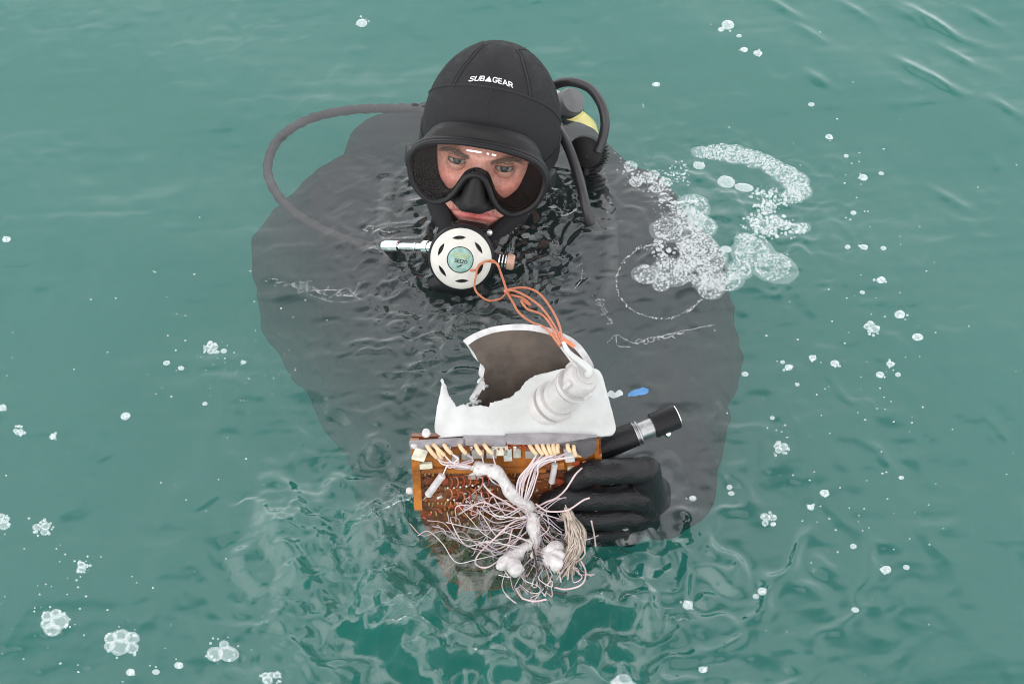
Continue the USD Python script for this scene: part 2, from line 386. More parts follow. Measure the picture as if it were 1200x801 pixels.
def skin_tint(loc):
    x, y, z = loc.T; ax = np.abs(x)
    c = np.tile(np.array([.55, .265, .205]), (len(loc), 1))
    def mixin(c, col, w): return c * (1 - w[:, None]) + np.asarray(col) * w[:, None]
    c = mixin(c, (.66, .235, .19), .75 * G(z + .020, .018) * G(ax - .040, .022))          # flushed cheeks
    c = mixin(c, (.46, .17, .14), .6 * G(x, .014) * G(z + .02, .02))
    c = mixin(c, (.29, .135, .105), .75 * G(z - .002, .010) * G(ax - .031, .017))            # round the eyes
    c = mixin(c, (.50, .31, .25), .5 * np.clip((-.046 - z) / .012, 0, 1) * G(ax, .06))  # stubble
    c = mixin(c, (.62, .16, .155), .95 * np.clip(1.3 * (G(z + 10. * x ** 2 + .0585, .0055) + G(z + 10. * x ** 2 + .070, .0055)) * G(x, .030), 0, 1))  # lips
    return np.where(y[:, None] < 0, c, (.45, .25, .19))

# ------------------------------------------------------------------ the diver: body
# plane of the held circuit board, which the hands grip
BT = math.radians(11); BN = np.array([0, -math.cos(BT), math.sin(BT)]); BUP = np.array([0, math.sin(BT), math.cos(BT)]); BX = np.array([1., 0, 0]); B0 = P(590, 604, 0)
def B(px, py, off=0.0): return PL(px, py, B0 + BN * off, BN)
def A(px, py, z): return P(px, py, z)
SH_L, SH_R = A(418, 268, -.12), A(722, 282, -.11)          # shoulders, elbows, wrists (viewer's left and right)
EL_L, EL_R = A(380, 360, -.25), A(786, 410, -.16)
UP_L, UP_R, FO_L, FO_R = A(380, 305, -.17), A(764, 326, -.13), A(446, 455, -.40), A(778, 486, -.14)
WR_L, WR_R = A(512, 570, -.46), B(776, 598, -.052)
NECK = H((0, .02, -.13)); CHEST = np.array([-.02, .20, -.23]); HIP = np.array([-.02, .40, -.66])
KN = [HIP + (-.11, .10, -.44), HIP + (.11, .10, -.44)]; AN = [KN[0] + (-.02, .12, -.42), KN[1] + (.02, .14, -.42)]
# left hand of the diver (viewer's right): knuckles and finger joints, in front of the circuit board
FINGERS = [
    [B(757, 551, -.006), B(724, 552, .013), B(694, 553, .016), B(674, 561, .013)],
    [B(750, 581, -.004), B(708, 583, .014), B(668, 582, .017), B(645, 588, .013)],
    [B(744, 604, -.004), B(704, 607, .013), B(672, 606, .016), B(652, 609, .012)],
    [B(735, 624, -.006), B(704, 627, .010), B(682, 626, .012), B(668, 625, .009)]]
THUMB = [B(766, 575, -.040), B(748, 562, -.036), B(722, 548, -.030), B(700, 540, -.024)]
PALM = B(758, 592, -.022)
KNL = [A(490 + 18 * i, 602 + 5 * i, -.44) for i in range(4)]
FINGERS_L = [[k_, k_ + (.015, .02, .03), k_ + (.02, .045, .04), k_ + (.018, .062, .03)] for k_ in KNL]
THUMB_L = [WR_L + (-.02, .0, .02), A(482, 580, -.42), A(490, 572, -.40)]
def hand_parts(fingers, thumb, wrist, palm, g):
    rs = ([.0124, .0106, .0112, .0090], [.0128, .0110, .0116, .0092], [.0122, .0105, .0110, .0088], [.0108, .0094, .0098, .0080])
    out = []
    for f, r in zip(fingers, rs):
        out += chain(f, [q + g for q in r]); out += chain([palm, f[0]], [.021 + g, .0135 + g])
    out += chain(thumb, [.017 + g, .0145 + g, .0135 + g, .0112 + g][:len(thumb)]) + chain([palm, thumb[0]], [.022 + g, .017 + g])
    out += chain([wrist, palm], [.029 + g, .024 + g])
    return out
def torso_parts(g):
    out = []
    out += chain([NECK + (0, .02, -.045), NECK + (0, .035, -.12)], [.068 + g, .085 + g])
    hullsph = [(SH_L, .062), (SH_R, .062), (CHEST + (-.10, -.01, .06), .125), (CHEST + (.10, -.01, .06), .125), (NECK + (0, .04, -.12), .075)]
    out.append(Manifold.batch_hull([Manifold.sphere(r + g, 32).translate(tuple(map(float, p))) for p, r in hullsph]))
    out.append(Manifold.batch_hull([Manifold.sphere(r + g, 32).translate(tuple(map(float, p))) for p, r in [(CHEST + (-.09, 0, 0), .125), (CHEST + (.09, 0, 0), .125), (HIP + (-.08, 0, 0), .11), (HIP + (.08, 0, 0), .11)]]))
    for s, u_, e, f_, w in ((SH_L, UP_L, EL_L, FO_L, WR_L), (SH_R, UP_R, EL_R, FO_R, WR_R)):
        out += chain([s, u_, e, f_, w + (f_ - w) * .25], [.056 + g, .058 + g * 1.15, .050 + g * 1.25, .042 + g * 1.1, .031 + g * .6])
    for i in (0, 1):
        out += chain([HIP + ((-.09, .09)[i], 0, -.06), KN[i], AN[i], AN[i] + (0, -.14, -.04)], [.088 + g, .062 + g, .045 + g, .035 + g])
    return out
head_m = to_manifold(H(hv), ico.faces)
# skull and neck, trunk, arms, hands: one continuous surface
trunk = Manifold.batch_boolean(torso_parts(0) + chain([H((0, .02, -.05)), NECK + (0, .02, -.045)], [.06, .062]) +
        hand_parts(FINGERS, THUMB, WR_R, PALM, 0) + hand_parts(FINGERS_L, THUMB_L, WR_L, WR_L + (.02, -.03, 0), 0), m3.OpType.Add)
body = sm(trunk, 12, .02)
body_m = to_manifold(body.vertices, body.faces) + head_m
bv, bf = VF(body_m)
loc = ((bv - HT) @ HM) / HS
diver = Thing('person', 'scuba diver in black hood, mask and drysuit chest deep in the sea, holding torn electronics', 'person', loc=(HT[0], HT[1], -1.5))
body_p = diver.part('body', (bv, bf), 'skin', smooth=60, tint=None)
bp = UsdGeom.Mesh.Get(stage, body_p)
pts = np.array(bp.GetPointsAttr().Get()) + diver.loc
tint = skin_tint(((pts - HT) @ HM) / HS)
UsdGeom.PrimvarsAPI(bp).CreatePrimvar('tint', Sdf.ValueTypeNames.Color3fArray, 'vertex').Set(Vt.Vec3fArray.FromNumpy(tint.astype(np.float32)))

# eyes: ball, iris, pupil, lids, brows
for sx in (-1, 1):
    ec = np.array([sx * .031, -.0770, .003])
    ew = H(ec); look_d = unit(((CAM - ew) @ HM) * (.9, 1, 1)); gy = math.atan2(look_d[0], -look_d[1]); gp = math.asin(look_d[2])           # he looks up into the lens
    s = trimesh.creation.icosphere(3, .0122)
    e = diver.part('eye', (H(s.vertices + ec), s.faces), 'eye_white', smooth=True)
    M = frame(look_d)
    th = np.linspace(0, 2 * np.pi, 24, endpoint=False)
    def disc(r, off):
        V, F = [[0, 0, .0122 + off]], []
        for k_ in range(1, 5):
            rr = r * k_ / 4; V += [[math.cos(t) * rr, math.sin(t) * rr, math.sqrt(.0122 ** 2 - rr * rr) + off] for t in th]
        for i_ in range(24):
            l_ = (i_ + 1) % 24; F.append((0, 1 + i_, 1 + l_))
            for k_ in range(3):
                a_, b_ = 1 + k_ * 24, 25 + k_ * 24; F += [(a_ + i_, b_ + i_, b_ + l_), (a_ + i_, b_ + l_, a_ + l_)]
        return H(np.array(V) @ M.T + ec), np.array(F)
    diver.part('iris', disc(.0058, .0002), 'iris_grey', parent=e); diver.part('pupil', disc(.0024, .0004), 'pupil', parent=e)
    # lids: skin shells round the ball, the opening an almond
    for up in (1, -1):
        az = np.linspace(-1.25, 1.25, 19); V = []
        for a_ in az:
            edge = (.20 if up > 0 else .24) * max(0, 1 - (a_ / 1.15) ** 2) ** .8 * up + gp * (.80 if up > 0 else .62) + .05 * a_ * sx
            for t in np.linspace(0, 1, 7):
                el = edge + ((1.35 if up > 0 else -1.2) - edge) * t
                rr = .0134 + .0006 * G(t, .2)
                V.append([rr * math.sin(a_ + gy * .8) * math.cos(el), -rr * math.cos(a_ + gy * .8) * math.cos(el), rr * math.sin(el)])
        V = np.array(V) + ec; F = []
        for i in range(18):
            for j in range(6):
                q = i * 7 + j; F += [(q, q + 7, q + 8), (q, q + 8, q + 1)]
        n = len(V)
        tl = np.tile(np.array([.45, .225, .175]), (n, 1))
        pth = diver.part('eyelid', (H(V), np.array(F)), 'skin', parent=e, smooth=True, tint=tl)
        lash = [V[i * 7] + (0, -.0006, 0) for i in range(1, 18)]
        diver.part('lash_line', tube(H(np.array(lash)), .0006 if up > 0 else .0003, 5), 'hair_brown', parent=e)
    # brow hairs
    hairs = []
    for i in range(110):
        t = i / 109.; x0 = sx * (.014 + .036 * t); z0 = .0165 + .0065 * math.sin(t * 2.3) + rng.normal(0, .0019)
        y0 = -.0995 + .011 * t ** 2
        p0 = np.array([x0, y0, z0]); dr = np.array([sx * .005, -.0012 + .001 * t, .0022 - .004 * t]) * (1 + rng.normal(0, .2))
        hairs.append(tube(H([p0, p0 + dr * .6 + (0, -.0004, 0), p0 + dr * 1.2 + (0, .001, -.0004)]), [0.0007, .0006, .0003], 4))
    diver.part('eyebrow', join(*hairs), 'hair_brown', kind='stuff')
mous = []
for i in range(90):
    x0 = rng.uniform(-.032, .032); z0 = rng.uniform(-.055, -.044)
    y0 = -.098 - .0105 * G(x0, .02) + .010 * (abs(x0) / .034) ** 2 - .001
    mous.append(tube(H([(x0, y0, z0), (x0 * 1.03, y0 - .0022, z0 - .0020), (x0 * 1.06, y0 - .002, z0 - .0045)]), [.00016, .00013, .0001], 3))
diver.part('moustache', join(*mous), 'hair_brown', kind='stuff')

# hood
def hood_r(u):
    x, y, z = u[:, 0] * .0905, u[:, 1] * .107, u[:, 2] * .113
    y = np.where(u[:, 1] < 0, u[:, 1] * .104, y)
    lowz = np.clip(-u[:, 2], 0, 1)
    x = x * (1 - .14 * lowz ** 1.5)
    return np.column_stack([x, y + .004, z * np.where(z < 0, 1.18, 1.0) + .024])
ih = trimesh.creation.icosphere(6)
hood_v = hood_r(ih.vertices)
hd = to_manifold(hood_v, ih.faces)
hd = hd + Manifold.batch_hull([Manifold.sphere(.062, 40).translate((0, -.008, -.075)), Manifold.sphere(.075, 40).translate((0, .03, -.16)), Manifold.sphere(.072, 40).translate((0, .022, -.03))])
hd = hd + Manifold.batch_hull([Manifold.sphere(.018, 24).translate((s * .05, -.045, -.075)) for s in (-1, 1)] + [Manifold.sphere(.018, 24).translate((s * .020, -.082, -.106)) for s in (-1, 1)] + [Manifold.sphere(.03, 24).translate((0, .0, -.10))])
open_poly = Polygon([(.066 * math.cos(t) * (1 if math.sin(t) > 0 else .80 + .2 * (1 + math.sin(t))), (.053 if math.sin(t) > 0 else .100) * math.sin(t)) for t in np.linspace(0, 2 * np.pi, 60, endpoint=False)])
cut = trimesh.creation.extrude_polygon(open_poly, .12)
cv_ = cut.vertices.copy(); cut_v = np.column_stack([cv_[:, 0], -.15 + cv_[:, 2], cv_[:, 1] + .006])
cut_m = to_manifold(cut_v, cut.faces[:, ::-1])
hd = hd - cut_m
hs_ = sm(hd, 6, .006)
hood = diver.part('hood', (H(hs_.vertices), hs_.faces), 'neoprene', smooth=50, label='black neoprene hood with a white printed name')
def on_hood(az, el, off=.0):
    u = np.array([[math.sin(az) * math.cos(el), -math.cos(az) * math.cos(el), math.sin(el)]])
    p = hood_r(u)[0]; c_ = np.array([0, .004, .024]); dd = unit(p - c_)
    return p + dd * off
def seam(pts2, r=.0014):
    q = spline(pts2, 8)
    return tube(H(np.array([on_hood(a_, e_, .0002) for a_, e_ in q])), r, 6)
D_ = math.radians
brow_seam = [(-D_(90), D_(16)), (-D_(62), D_(32)), (-D_(30), D_(43)), (0, D_(46)), (D_(30), D_(43)), (D_(62), D_(31)), (D_(92), D_(10))]
diver.part('seam', seam(brow_seam), 'seam_thread', parent=hood)
for o_ in (-.014, .014):
    diver.part('seam', seam([(o_, D_(46)), (o_ * .9, D_(34)), (o_ * .7, D_(22))], .0008), 'seam_thread', parent=hood)
for s in (-1, 1):
    diver.part('seam', seam([(s * D_(44), D_(38)), (s * D_(48), D_(52)), (s * D_(57), D_(66)), (s * D_(90), D_(77)), (s * D_(130), D_(66))]), 'seam_thread', parent=hood)
    diver.part('seam', seam([(s * D_(48), D_(37)), (s * D_(52), D_(51)), (s * D_(62), D_(64)), (s * D_(96), D_(75)), (s * D_(130), D_(63))], .0006), 'seam_thread', parent=hood)
# printed name over the forehead: letters lie on an arc of the hood
def print_on_hood(txt, a0, e0, h, bend):
    m = meshkit.text_mesh(txt, h, .0004); v = m.vertices.copy()
    m = m.subdivide(); v = m.vertices
    out = []
    for x, y, z in v:
        az = a0 + x / .098; el = e0 + y / .108 - bend * (az - .02) ** 2
        out.append(on_hood(az, el, .0004 + z))
    return H(np.array(out)), np.array(m.faces)
XW, E0 = .070, D_(50)
def hood_print(m, x0, sx):
    v = m.vertices; return H(np.array([on_hood((x0 + x * sx) / .070, E0 + y / .112 - .30 * ((x0 + x * sx) / .070) ** 2, .0004 + z) for x, y, z in v])), np.array(m.faces)
x_ = -.036
for txt in ('S', 'U', 'B', None, 'G', 'E', 'A', 'R'):
    m_ = trimesh.creation.extrude_polygon(Polygon([(0, 0), (.0088, 0), (.0044, .0078)]), .0004).subdivide() if txt is None else meshkit.text_mesh(txt, .0078, .0004).subdivide()
    m_.vertices[:, 0] -= m_.vertices[:, 0].min(); w_ = m_.vertices[:, 0].max()
    diver.part('emblem' if txt is None else 'letter', hood_print(m_, x_, 1.18), 'white_print', parent=hood)
    x_ += w_ * 1.18 + .0012
# drysuit and gloves
suit = Manifold.batch_boolean(torso_parts(.016), m3.OpType.Add)
st = sm(suit, 10, .008)
nrm = st.vertex_normals; sv = st.vertices
wr = fbm(sv * np.array([1, 1, 1.6]), 9.0, 1) * .022 + fbm(sv, 24.0, 2) * .020 + fbm(sv * [1, 1, .5], 75.0, 8) * .009
far_neck = np.clip((np.linalg.norm(sv - NECK, axis=1) - .08) / .1, 0, 1)
wr = wr + np.clip((-.30 - sv[:, 2]) / .2, 0, 1) * fbm(sv, 11.0, 12) * .05
low_left = np.clip((-.10 - sv[:, 0]) / .06, 0, 1) * np.clip((.10 - sv[:, 1]) / .10, 0, 1)
wr = wr + low_left * (fbm(sv * [1, 3, 1], 22.0, 14) * .030 + fbm(sv * [1, 3, 1], 60.0, 15) * .016)
wr = np.minimum(wr, np.maximum(.001, -.03 - sv[:, 2]))
sv = sv + nrm * (wr * far_neck)[:, None]
suit_p = diver.part('drysuit', (sv, st.faces), 'drysuit_fabric', smooth=True)
for fg, th_, wr_, pl_ in ((FINGERS, THUMB, WR_R, PALM), (FINGERS_L, THUMB_L, WR_L, WR_L + (.02, -.03, 0))):
    gm = Manifold.batch_boolean(hand_parts(fg, th_, wr_, pl_, .0032) + chain([wr_, wr_ + unit((EL_R if wr_ is WR_R else EL_L) - wr_) * .07], [.036, .042]), m3.OpType.Add)
    gt = sm(gm, 5, .0045)
    gvn = gt.vertices + gt.vertex_normals * (fbm(gt.vertices, 70.0, 5) * .0034)[:, None]
    diver.part('glove', (gvn, gt.faces), 'wet_neoprene', smooth=True)
#INSERT2
# ------------------------------------------------------------------ mask
def mirror(h): return h + [(-x, z) for x, z in h[::-1] if abs(x) > 1e-6]
def closed_spline(p, n):
    p = np.asarray(p, float); q = np.vstack([p[-2:], p, p[:2]]); out = []
    for i in range(2, len(q) - 2):
        for t in np.linspace(0, 1, n, endpoint=False):
            a, b, c, d = q[i - 1:i + 3]
            out.append(.5 * ((2 * b) + (c - a) * t + (2 * a - 5 * b + 4 * c - d) * t * t + (-a + 3 * b - 3 * c + d) * t ** 3))
    return np.array(out)
half = [(0, .047), (.024, .046), (.045, .0425), (.066, .036), (.080, .026), (.0875, .011), (.0868, -.006), (.080, -.024), (.067, -.0365), (.051, -.0425), (.036, -.037), (.0255, -.025), (.018, -.010), (.0115, .001), (0, .006)]
outline = closed_spline(mirror(half), 5)
def wrapy(x, y0): return y0 + 1.5 * x ** 2 + 12 * x ** 4
def lay(o, y0): return np.column_stack([o[:, 0], wrapy(o[:, 0], y0), o[:, 1]])
mask = Thing('diving_mask', 'black single lens diving mask with nose pocket worn over the face', 'diving mask', loc=H((0, -.11, 0)))
fr = lay(outline, -.122)
mask.part('frame', join(tube(H(fr), .0037, 10, True), tube(H(lay(outline * 1.0, -.115)), .0048, 10, True), tube(H(lay(outline * .985, -.107)), .0045, 8, True)), 'mask_plastic', smooth=True)
inner = Polygon(outline).buffer(-.002)
lt = trimesh.creation.triangulate_polygon(inner, engine='earcut') if False else None
ext = np.array(inner.exterior.coords)[:-1]
lm = trimesh.creation.extrude_polygon(inner, .0015)
for _ in range(3): lm = lm.subdivide()
lv = lm.vertices; mask.part('lens', (H(np.column_stack([lv[:, 0], wrapy(lv[:, 0], -.1225) + lv[:, 2], lv[:, 1]])), np.array(lm.faces)), 'mask_glass', smooth=30)
def face_y(x, z): return -.0985 * np.sqrt(np.clip(1 - (x / .092) ** 2, .05, 1)) + .25 * np.abs(z - .0) ** 1.5
bhalf = [(0, .067), (.024, .0655), (.046, .059), (.062, .048), (.072, .032), (.0745, .012), (.0735, -.008), (.068, -.028), (.057, -.041), (.045, -.0475), (.034, -.046), (.026, -.044), (.021, -.044), (.014, -.046), (0, -.048)]
chalf = [(0, .043), (.022, .042), (.041, .038), (.054, .030), (.0595, .021), (.060, .010), (.057, -.006), (.051, -.021), (.043, -.032), (.036, -.036), (.030, -.031), (.0235, -.022), (.018, -.012), (.012, .000), (0, .006)]
rb = closed_spline(mirror(bhalf), 5); rc = closed_spline(mirror(chalf), 5)
ringA = lay(outline * .99, -.112)
ringB = np.column_stack([rb[:, 0], face_y(rb[:, 0], rb[:, 1]) - .009, rb[:, 1]])
ringC = np.column_stack([rc[:, 0], face_y(rc[:, 0], rc[:, 1]) + .006, rc[:, 1]])
midAB = (ringA + ringB) / 2 + np.column_stack([outline[:, 0] * .02, np.zeros(len(outline)), outline[:, 1] * .03])
ringA2 = lay(outline * .94, -.112)
def loft(rings):
    n = len(rings[0]); V = np.vstack(rings); F = []
    for i in range(len(rings)):
        if i == len(rings) - 1: break
        for k in range(n):
            l = (k + 1) % n; F += [(i * n + k, i * n + l, (i + 1) * n + l), (i * n + k, (i + 1) * n + l, (i + 1) * n + k)]
    return V, np.array(F)
sv_, sf_ = loft([ringA2, ringA, midAB, ringB, (ringB + ringC) / 2 + (0, .006, 0), ringC, ringA2])
skirt_p = mask.part('skirt', (H(sv_), sf_), 'mask_silicone', smooth=50)
def ball(c, r): return Manifold.sphere(r, 28).translate(c)
npk = Manifold.batch_hull([ball((0, -.113, .000), .0095), ball((0, -.1335, -.030), .0100), ball((.010, -.124, -.037), .0085), ball((-.010, -.124, -.037), .0085), ball((0, -.10, -.012), .012)])
npk = npk + Manifold.batch_hull([ball((.012, -.122, -.036), .0085), ball((.026, -.100, -.036), .009), ball((0, -.108, -.040), .009)]) + Manifold.batch_hull([ball((-.012, -.122, -.036), .0085), ball((-.026, -.100, -.036), .009), ball((0, -.108, -.040), .009)])
nk = sm(npk, 12, .003)
mask.part('nose_pocket', (H(nk.vertices), nk.faces), 'mask_silicone', smooth=True)
for s in (-1, 1):
    bk = box((s * .0915, -.088, .002), (.010, .026, .024), rot3(0, 0, s * -.25), .25)
    bp_ = mask.part('buckle', (H(bk[0]), bk[1]), 'mask_plastic')
    az = np.linspace(D_(58), D_(182), 26); rows = []
    for a_ in az:
        u = np.array([[s * math.sin(a_), -math.cos(a_), -.22 + .16 * (a_ - 1)]]); u /= np.linalg.norm(u)
        p = hood_r(u)[0]; out = unit([p[0], p[1], 0])
        for w_, o_ in ((-.011, .0015), (-.011, .004), (.011, .004), (.011, .0015)): rows.append(p + out * o_ + np.array([0, 0, w_]))
    V = np.array(rows); F = []
    for i in range(len(az) - 1):
        for k in range(4):
            l = (k + 1) % 4; F += [(i * 4 + k, i * 4 + l, i * 4 + 4 + l), (i * 4 + k, i * 4 + 4 + l, i * 4 + 4 + k)]
    mask.part('strap', (H(V), np.array(F)), 'mask_silicone')
# small worn print along the top edge of the lens
for x0, x1 in ((-.016, .003), (.010, .013), (.0165, .022)):
    x = np.linspace(x0, x1, 6); z = .0385 - 2.2 * (x) ** 2
    V = [(a_, wrapy(a_, -.1232), z_ + h_) for a_, z_ in zip(x, z) for h_ in (-.0012, .0012)]
    mask.part('lens_print', (H(np.array(V)), np.array([f for i in range(5) for f in ((2 * i, 2 * i + 2, 2 * i + 3), (2 * i, 2 * i + 3, 2 * i + 1))])), 'white_print')

# ------------------------------------------------------------------ second stage regulator
RC = H((-.001, -.166, -.091))
RN = unit(unit(CAM - RC) * .75 + HM @ np.array([0, -1, 0]) * .45 + np.array([-.05, 0, 0]))
RX_ = unit(np.cross(HM @ np.array([0, 0, 1.]), RN)); RX_ = unit(RX_); RY_ = np.cross(RN, RX_)
RM = np.column_stack([RX_, RY_, RN])
def RG(p): return np.asarray(p, float) @ RM.T + RC
def solid_lathe(profile, seg=56):
    """closed turned solid about z as a Manifold"""
    return Manifold.revolve(m3.CrossSection([np.array(profile, float)]), seg)
reg = Thing('regulator', 'white and black breathing regulator with round green badge hanging below the mouth', 'regulator', loc=RC)
bodyR = solid_lathe([(0, -.030), (.030, -.030), (.038, -.024), (.0435, -.012), (.0445, .0), (.043, .004), (.040, .0065), (0, .0085)])
def mp(m, f=RG): v, t = VF(m); return f(v), t
reg.part('body', mp(bodyR), 'regulator_black', smooth=50)
dome = [(.0415 * math.cos(a_), .003 + .0145 * math.sin(a_)) for a_ in np.linspace(0, 1.25, 12)]
cover = solid_lathe([(0, .004), (.0385, .000), (.0415, .0005)] + dome + [(.0115, .0166), (0, .0168)])
cover = cover - Manifold.cylinder(.02, .0172, .0172, 48).translate((0, 0, .0152))
for k in range(6):
    a_ = math.pi / 2 + k * math.pi / 3
    lens = Manifold.extrude(m3.CrossSection([np.array([(x, .0030 * (1 - (x / .0095) ** 2)) for x in np.linspace(-.0095, .0095, 13)] + [(x, -.0022 * (1 - (x / .0095) ** 2)) for x in np.linspace(.0095, -.0095, 13)[1:-1]])[::-1]]), .03)
    cover = cover - lens.translate((0, .0285, .002)).rotate((0, 0, math.degrees(a_) - 78))
cvp = reg.part('front_cover', mp(cover), 'regulator_white', smooth=35)
bdg = solid_lathe([(0, .0140), (.0166, .0140), (.0166, .0158), (.012, .0166), (0, .0169)])
badge = reg.part('badge', mp(bdg), 'badge_green', smooth=40)
reg.part('bezel', tube(RG([(.0172 * math.cos(t), .0172 * math.sin(t), .0160) for t in np.linspace(0, 2 * np.pi, 48, endpoint=False)]), .0006, 6, True), 'regulator_black')
tm = meshkit.text_mesh('SEIZO', .0046, .0004, bold=True); wv_ = tm.vertices; wv_ = wv_ - [wv_[:, 0].mean(), 0, 0]
reg.part('lettering', (RG(np.column_stack([wv_[:, 0] * .9 + .0012, wv_[:, 1] - .0040, wv_[:, 2] + .0168])), np.array(tm.faces)), 'regulator_black', parent=badge)
gold = [tube(RG([(x, .004 + .0012 * math.sin(x * 900) + o_, .0169) for x in np.linspace(-.009, .010, 14)]), .0008, 5) for o_ in (0, .0034)]
reg.part('gold_mark', join(*gold), 'badge_gold', parent=badge)
reg.part('gold_mark', tube(RG([(-.003, -.0100, .0168), (.001, -.0082, .0170), (.0035, -.0060, .0170)]), [.0004, .0010, .0006], 5), 'regulator_black', parent=badge)
# mouthpiece, exhaust tee, knob and hose fitting
mo = H((0, -.100, -.080))
mpc = sm(Manifold.batch_hull([Manifold.sphere(.009, 24).translate(tuple(mo + HM @ np.array([s * .015, .004, 0]))) for s in (-1, 1)] + [Manifold.sphere(.012, 24).translate(tuple(RG((s * .012, .014, -.022)))) for s in (-1, 1)]), 4, .004)
reg.part('mouthpiece', mpc, 'mask_silicone', smooth=True)
clip = tube(spline([mo + HM @ np.array([x, -.016 - .004 * (1 - (x / .024) ** 2), .010]) * 1.0 for x in np.linspace(-.024, .024, 7)], 4), .0035, 8)
reg.part('mouthpiece_clamp', clip, 'regulator_black', smooth=True)
reg.part('clamp_screw', (trimesh.creation.icosphere(2, .0042).vertices + mo + HM @ np.array([.027, -.018, .008]), trimesh.creation.icosphere(2).faces), 'solder', smooth=True)
tee = sm(Manifold.batch_hull([ball((s * .012, -.034, -.014), .012) for s in (-1, 1)] + [ball((s * .034, -.046, -.022), .009) for s in (-1, 1)]), 6, .004)
reg.part('exhaust_tee', mp(tee), 'regulator_black', smooth=True)
kb = RG((.0410, .004, -.008)); kx = unit(RX_ + .02 * RN)
kn = reg.part('adjusting_knob', lathe([(0, 0), (.0090, 0), (.0090, .004), (.0082, .005), (.0082, .0075), (.0095, .008), (.0095, .0098), (.0082, .0103), (.0082, .0120), (.0095, .0125), (.0095, .0143), (.0082, .0148), (.0082, .0163), (.0096, .0168), (.0096, .0180), (.0, .0182)], kb, kx), 'regulator_black', smooth=30)
for h_ in (.0080, .0125, .0166):
    reg.part('knob_ring', lathe([(.0090, h_ - .0001), (.0101, h_ + .0002), (.0101, h_ + .0017), (.0090, h_ + .0020)], kb, kx), 'chrome', parent=kn, smooth=30)
reg.part('knob_cap', lathe([(.0098, .0190), (.0105, .0195), (.0105, .0262), (.0092, .0285), (0, .0290)], kb, kx), 'copper_cap', parent=kn, smooth=40)
f0, f1 = RG((-.040, .006, -.010)), P(449, 288, .004)
fa = unit(f1 - f0); fl = np.linalg.norm(f1 - f0)
reg.part('hose_fitting', lathe([(0, -.004), (.0075, -.004), (.0075, .006), (.0088, .0065), (.0088, .0150), (.0062, .0155), (.0050, .018), (.0050, .028), (.0060, .0285), (.0060, .031), (.0048, .0315), (.0048, fl * .66), (.0074, fl * .66 + .001), (.0078, fl - .004), (.0062, fl), (0, fl)], f0, fa, 12), 'chrome', smooth=25)

# air hose: a loop floating just under the surface
def wp(px, py, dz): q = P(px, py, 0); return P(px, py, wz(q[0], q[1]) + dz)
hp = [wp(451, 288.5, -.002 - .003), wp(438, 289, -.006 - .003), wp(400, 279, -.0105 - .003), wp(356, 257, -.0092 - .003), wp(328, 232, -.0072 - .003), wp(314, 203, -.0060 - .003), wp(319, 175, -.0058 - .003), wp(338, 153, -.0072 - .003), wp(370, 137, -.0074 - .003), wp(415, 128.5, -.0062 - .003), wp(465, 127, -.0060 - .003), wp(500, 128, -.003 - .003), wp(540, 140, -.01 - .003)]
hose = Thing('air_hose', 'long black air hose looping under the surface to the regulator', 'air hose', loc=hp[5])
hpp = spline(hp, 16)
for q in hpp: q[2] += .0006 * math.sin(q[0] * 400 + q[1] * 330)
hose.part('braided_hose', tube(hpp, 0.0066 + .0005 * np.sin(np.arange(len(hpp)) * .9), 14), 'hose_braid', smooth=True)
hose.part('ferrule', lathe([(0, 0), (.0094, 0), (.0098, .001), (.0098, .016), (.0085, .018), (0, .018)], hp[0] - fa * .002, fa, 20), 'hose_rubber', smooth=30)

# inflator hose arch, second hose, inflator valve with corrugated hose
arch = [P(632, 116, .07), P(648, 101, .085), P(668, 96, .098), P(690, 103, .10), P(704, 121, .096), P(709, 143, .08), P(706, 163, .06), P(700, 178, .045)]
t1 = Thing('inflator_hose', 'thin smooth black hose arching out of the water behind the hood', 'hose', loc=arch[2])
t1.part('hose', tube(spline(arch, 12), .0066, 14), 'hose_rubber', smooth=True)
sec = [P(640, 138, .05), P(655, 153, .058), P(667, 175, .055), P(677, 204, .045), P(684, 232, .030), P(690, 255, .010), P(699, 270, -.012), P(706, 290, -.04)]
t2 = Thing('gauge_hose', 'black hose running down beside the hood into the water near the shoulder', 'hose', loc=sec[3])
t2.part('hose', tube(spline(sec, 12), .0070, 14), 'hose_rubber', smooth=True)
vc = P(688, 178, .034); vn = unit(unit(CAM - vc) + np.array([-.35, 0, 0])); vx = unit(np.cross((0, 0, 1.), vn)); vy = np.cross(vn, vx); VM = np.column_stack([vx, vy, vn])
iv = Thing('inflator_valve', 'round black inflator valve with ribbed edge and small red mark beside the hood', 'valve', loc=vc)
vb = solid_lathe([(0, -.020), (.016, -.020), (.0205, -.013), (.0215, .0), (.0195, .0075), (.014, .0112), (0, .0125)]).scale((1.24, 1.06, 1.05))
iv.part('housing', mp(vb, lambda p: np.asarray(p) @ VM.T + vc), 'mask_silicone', smooth=40)
for k in range(9):
    a_ = D_(-48 + k * 11)
    c_ = vc + VM @ np.array([.0222 * math.cos(a_) * 1.22, .0222 * math.sin(a_) * 1.05, -.003])
    iv.part('grip_rib', box(c_, (.005, .0022, .017), VM @ rot3(0, 0, a_), .25), 'regulator_black')
iv.part('red_mark', box(vc + VM @ np.array([.004, -.003, .0122]), (.0035, .0055, .0006), VM @ rot3(0, 0, .4)), 'red_print')
iv.part('red_mark', box(vc + VM @ np.array([.007, -.0055, .0119]), (.0060, .0016, .0006), VM), 'red_print')
cor = spline([vc + (.004, .012, -.030), P(697, 205, -.012), P(703, 228, -.035), P(712, 262, -.075), P(722, 300, -.12)], 14)
iv.part('corrugated_hose', tube(cor, [.0150 + .0016 * math.sin(i * 2.2) for i in range(len(cor))], 18), 'hose_rubber', smooth=60)
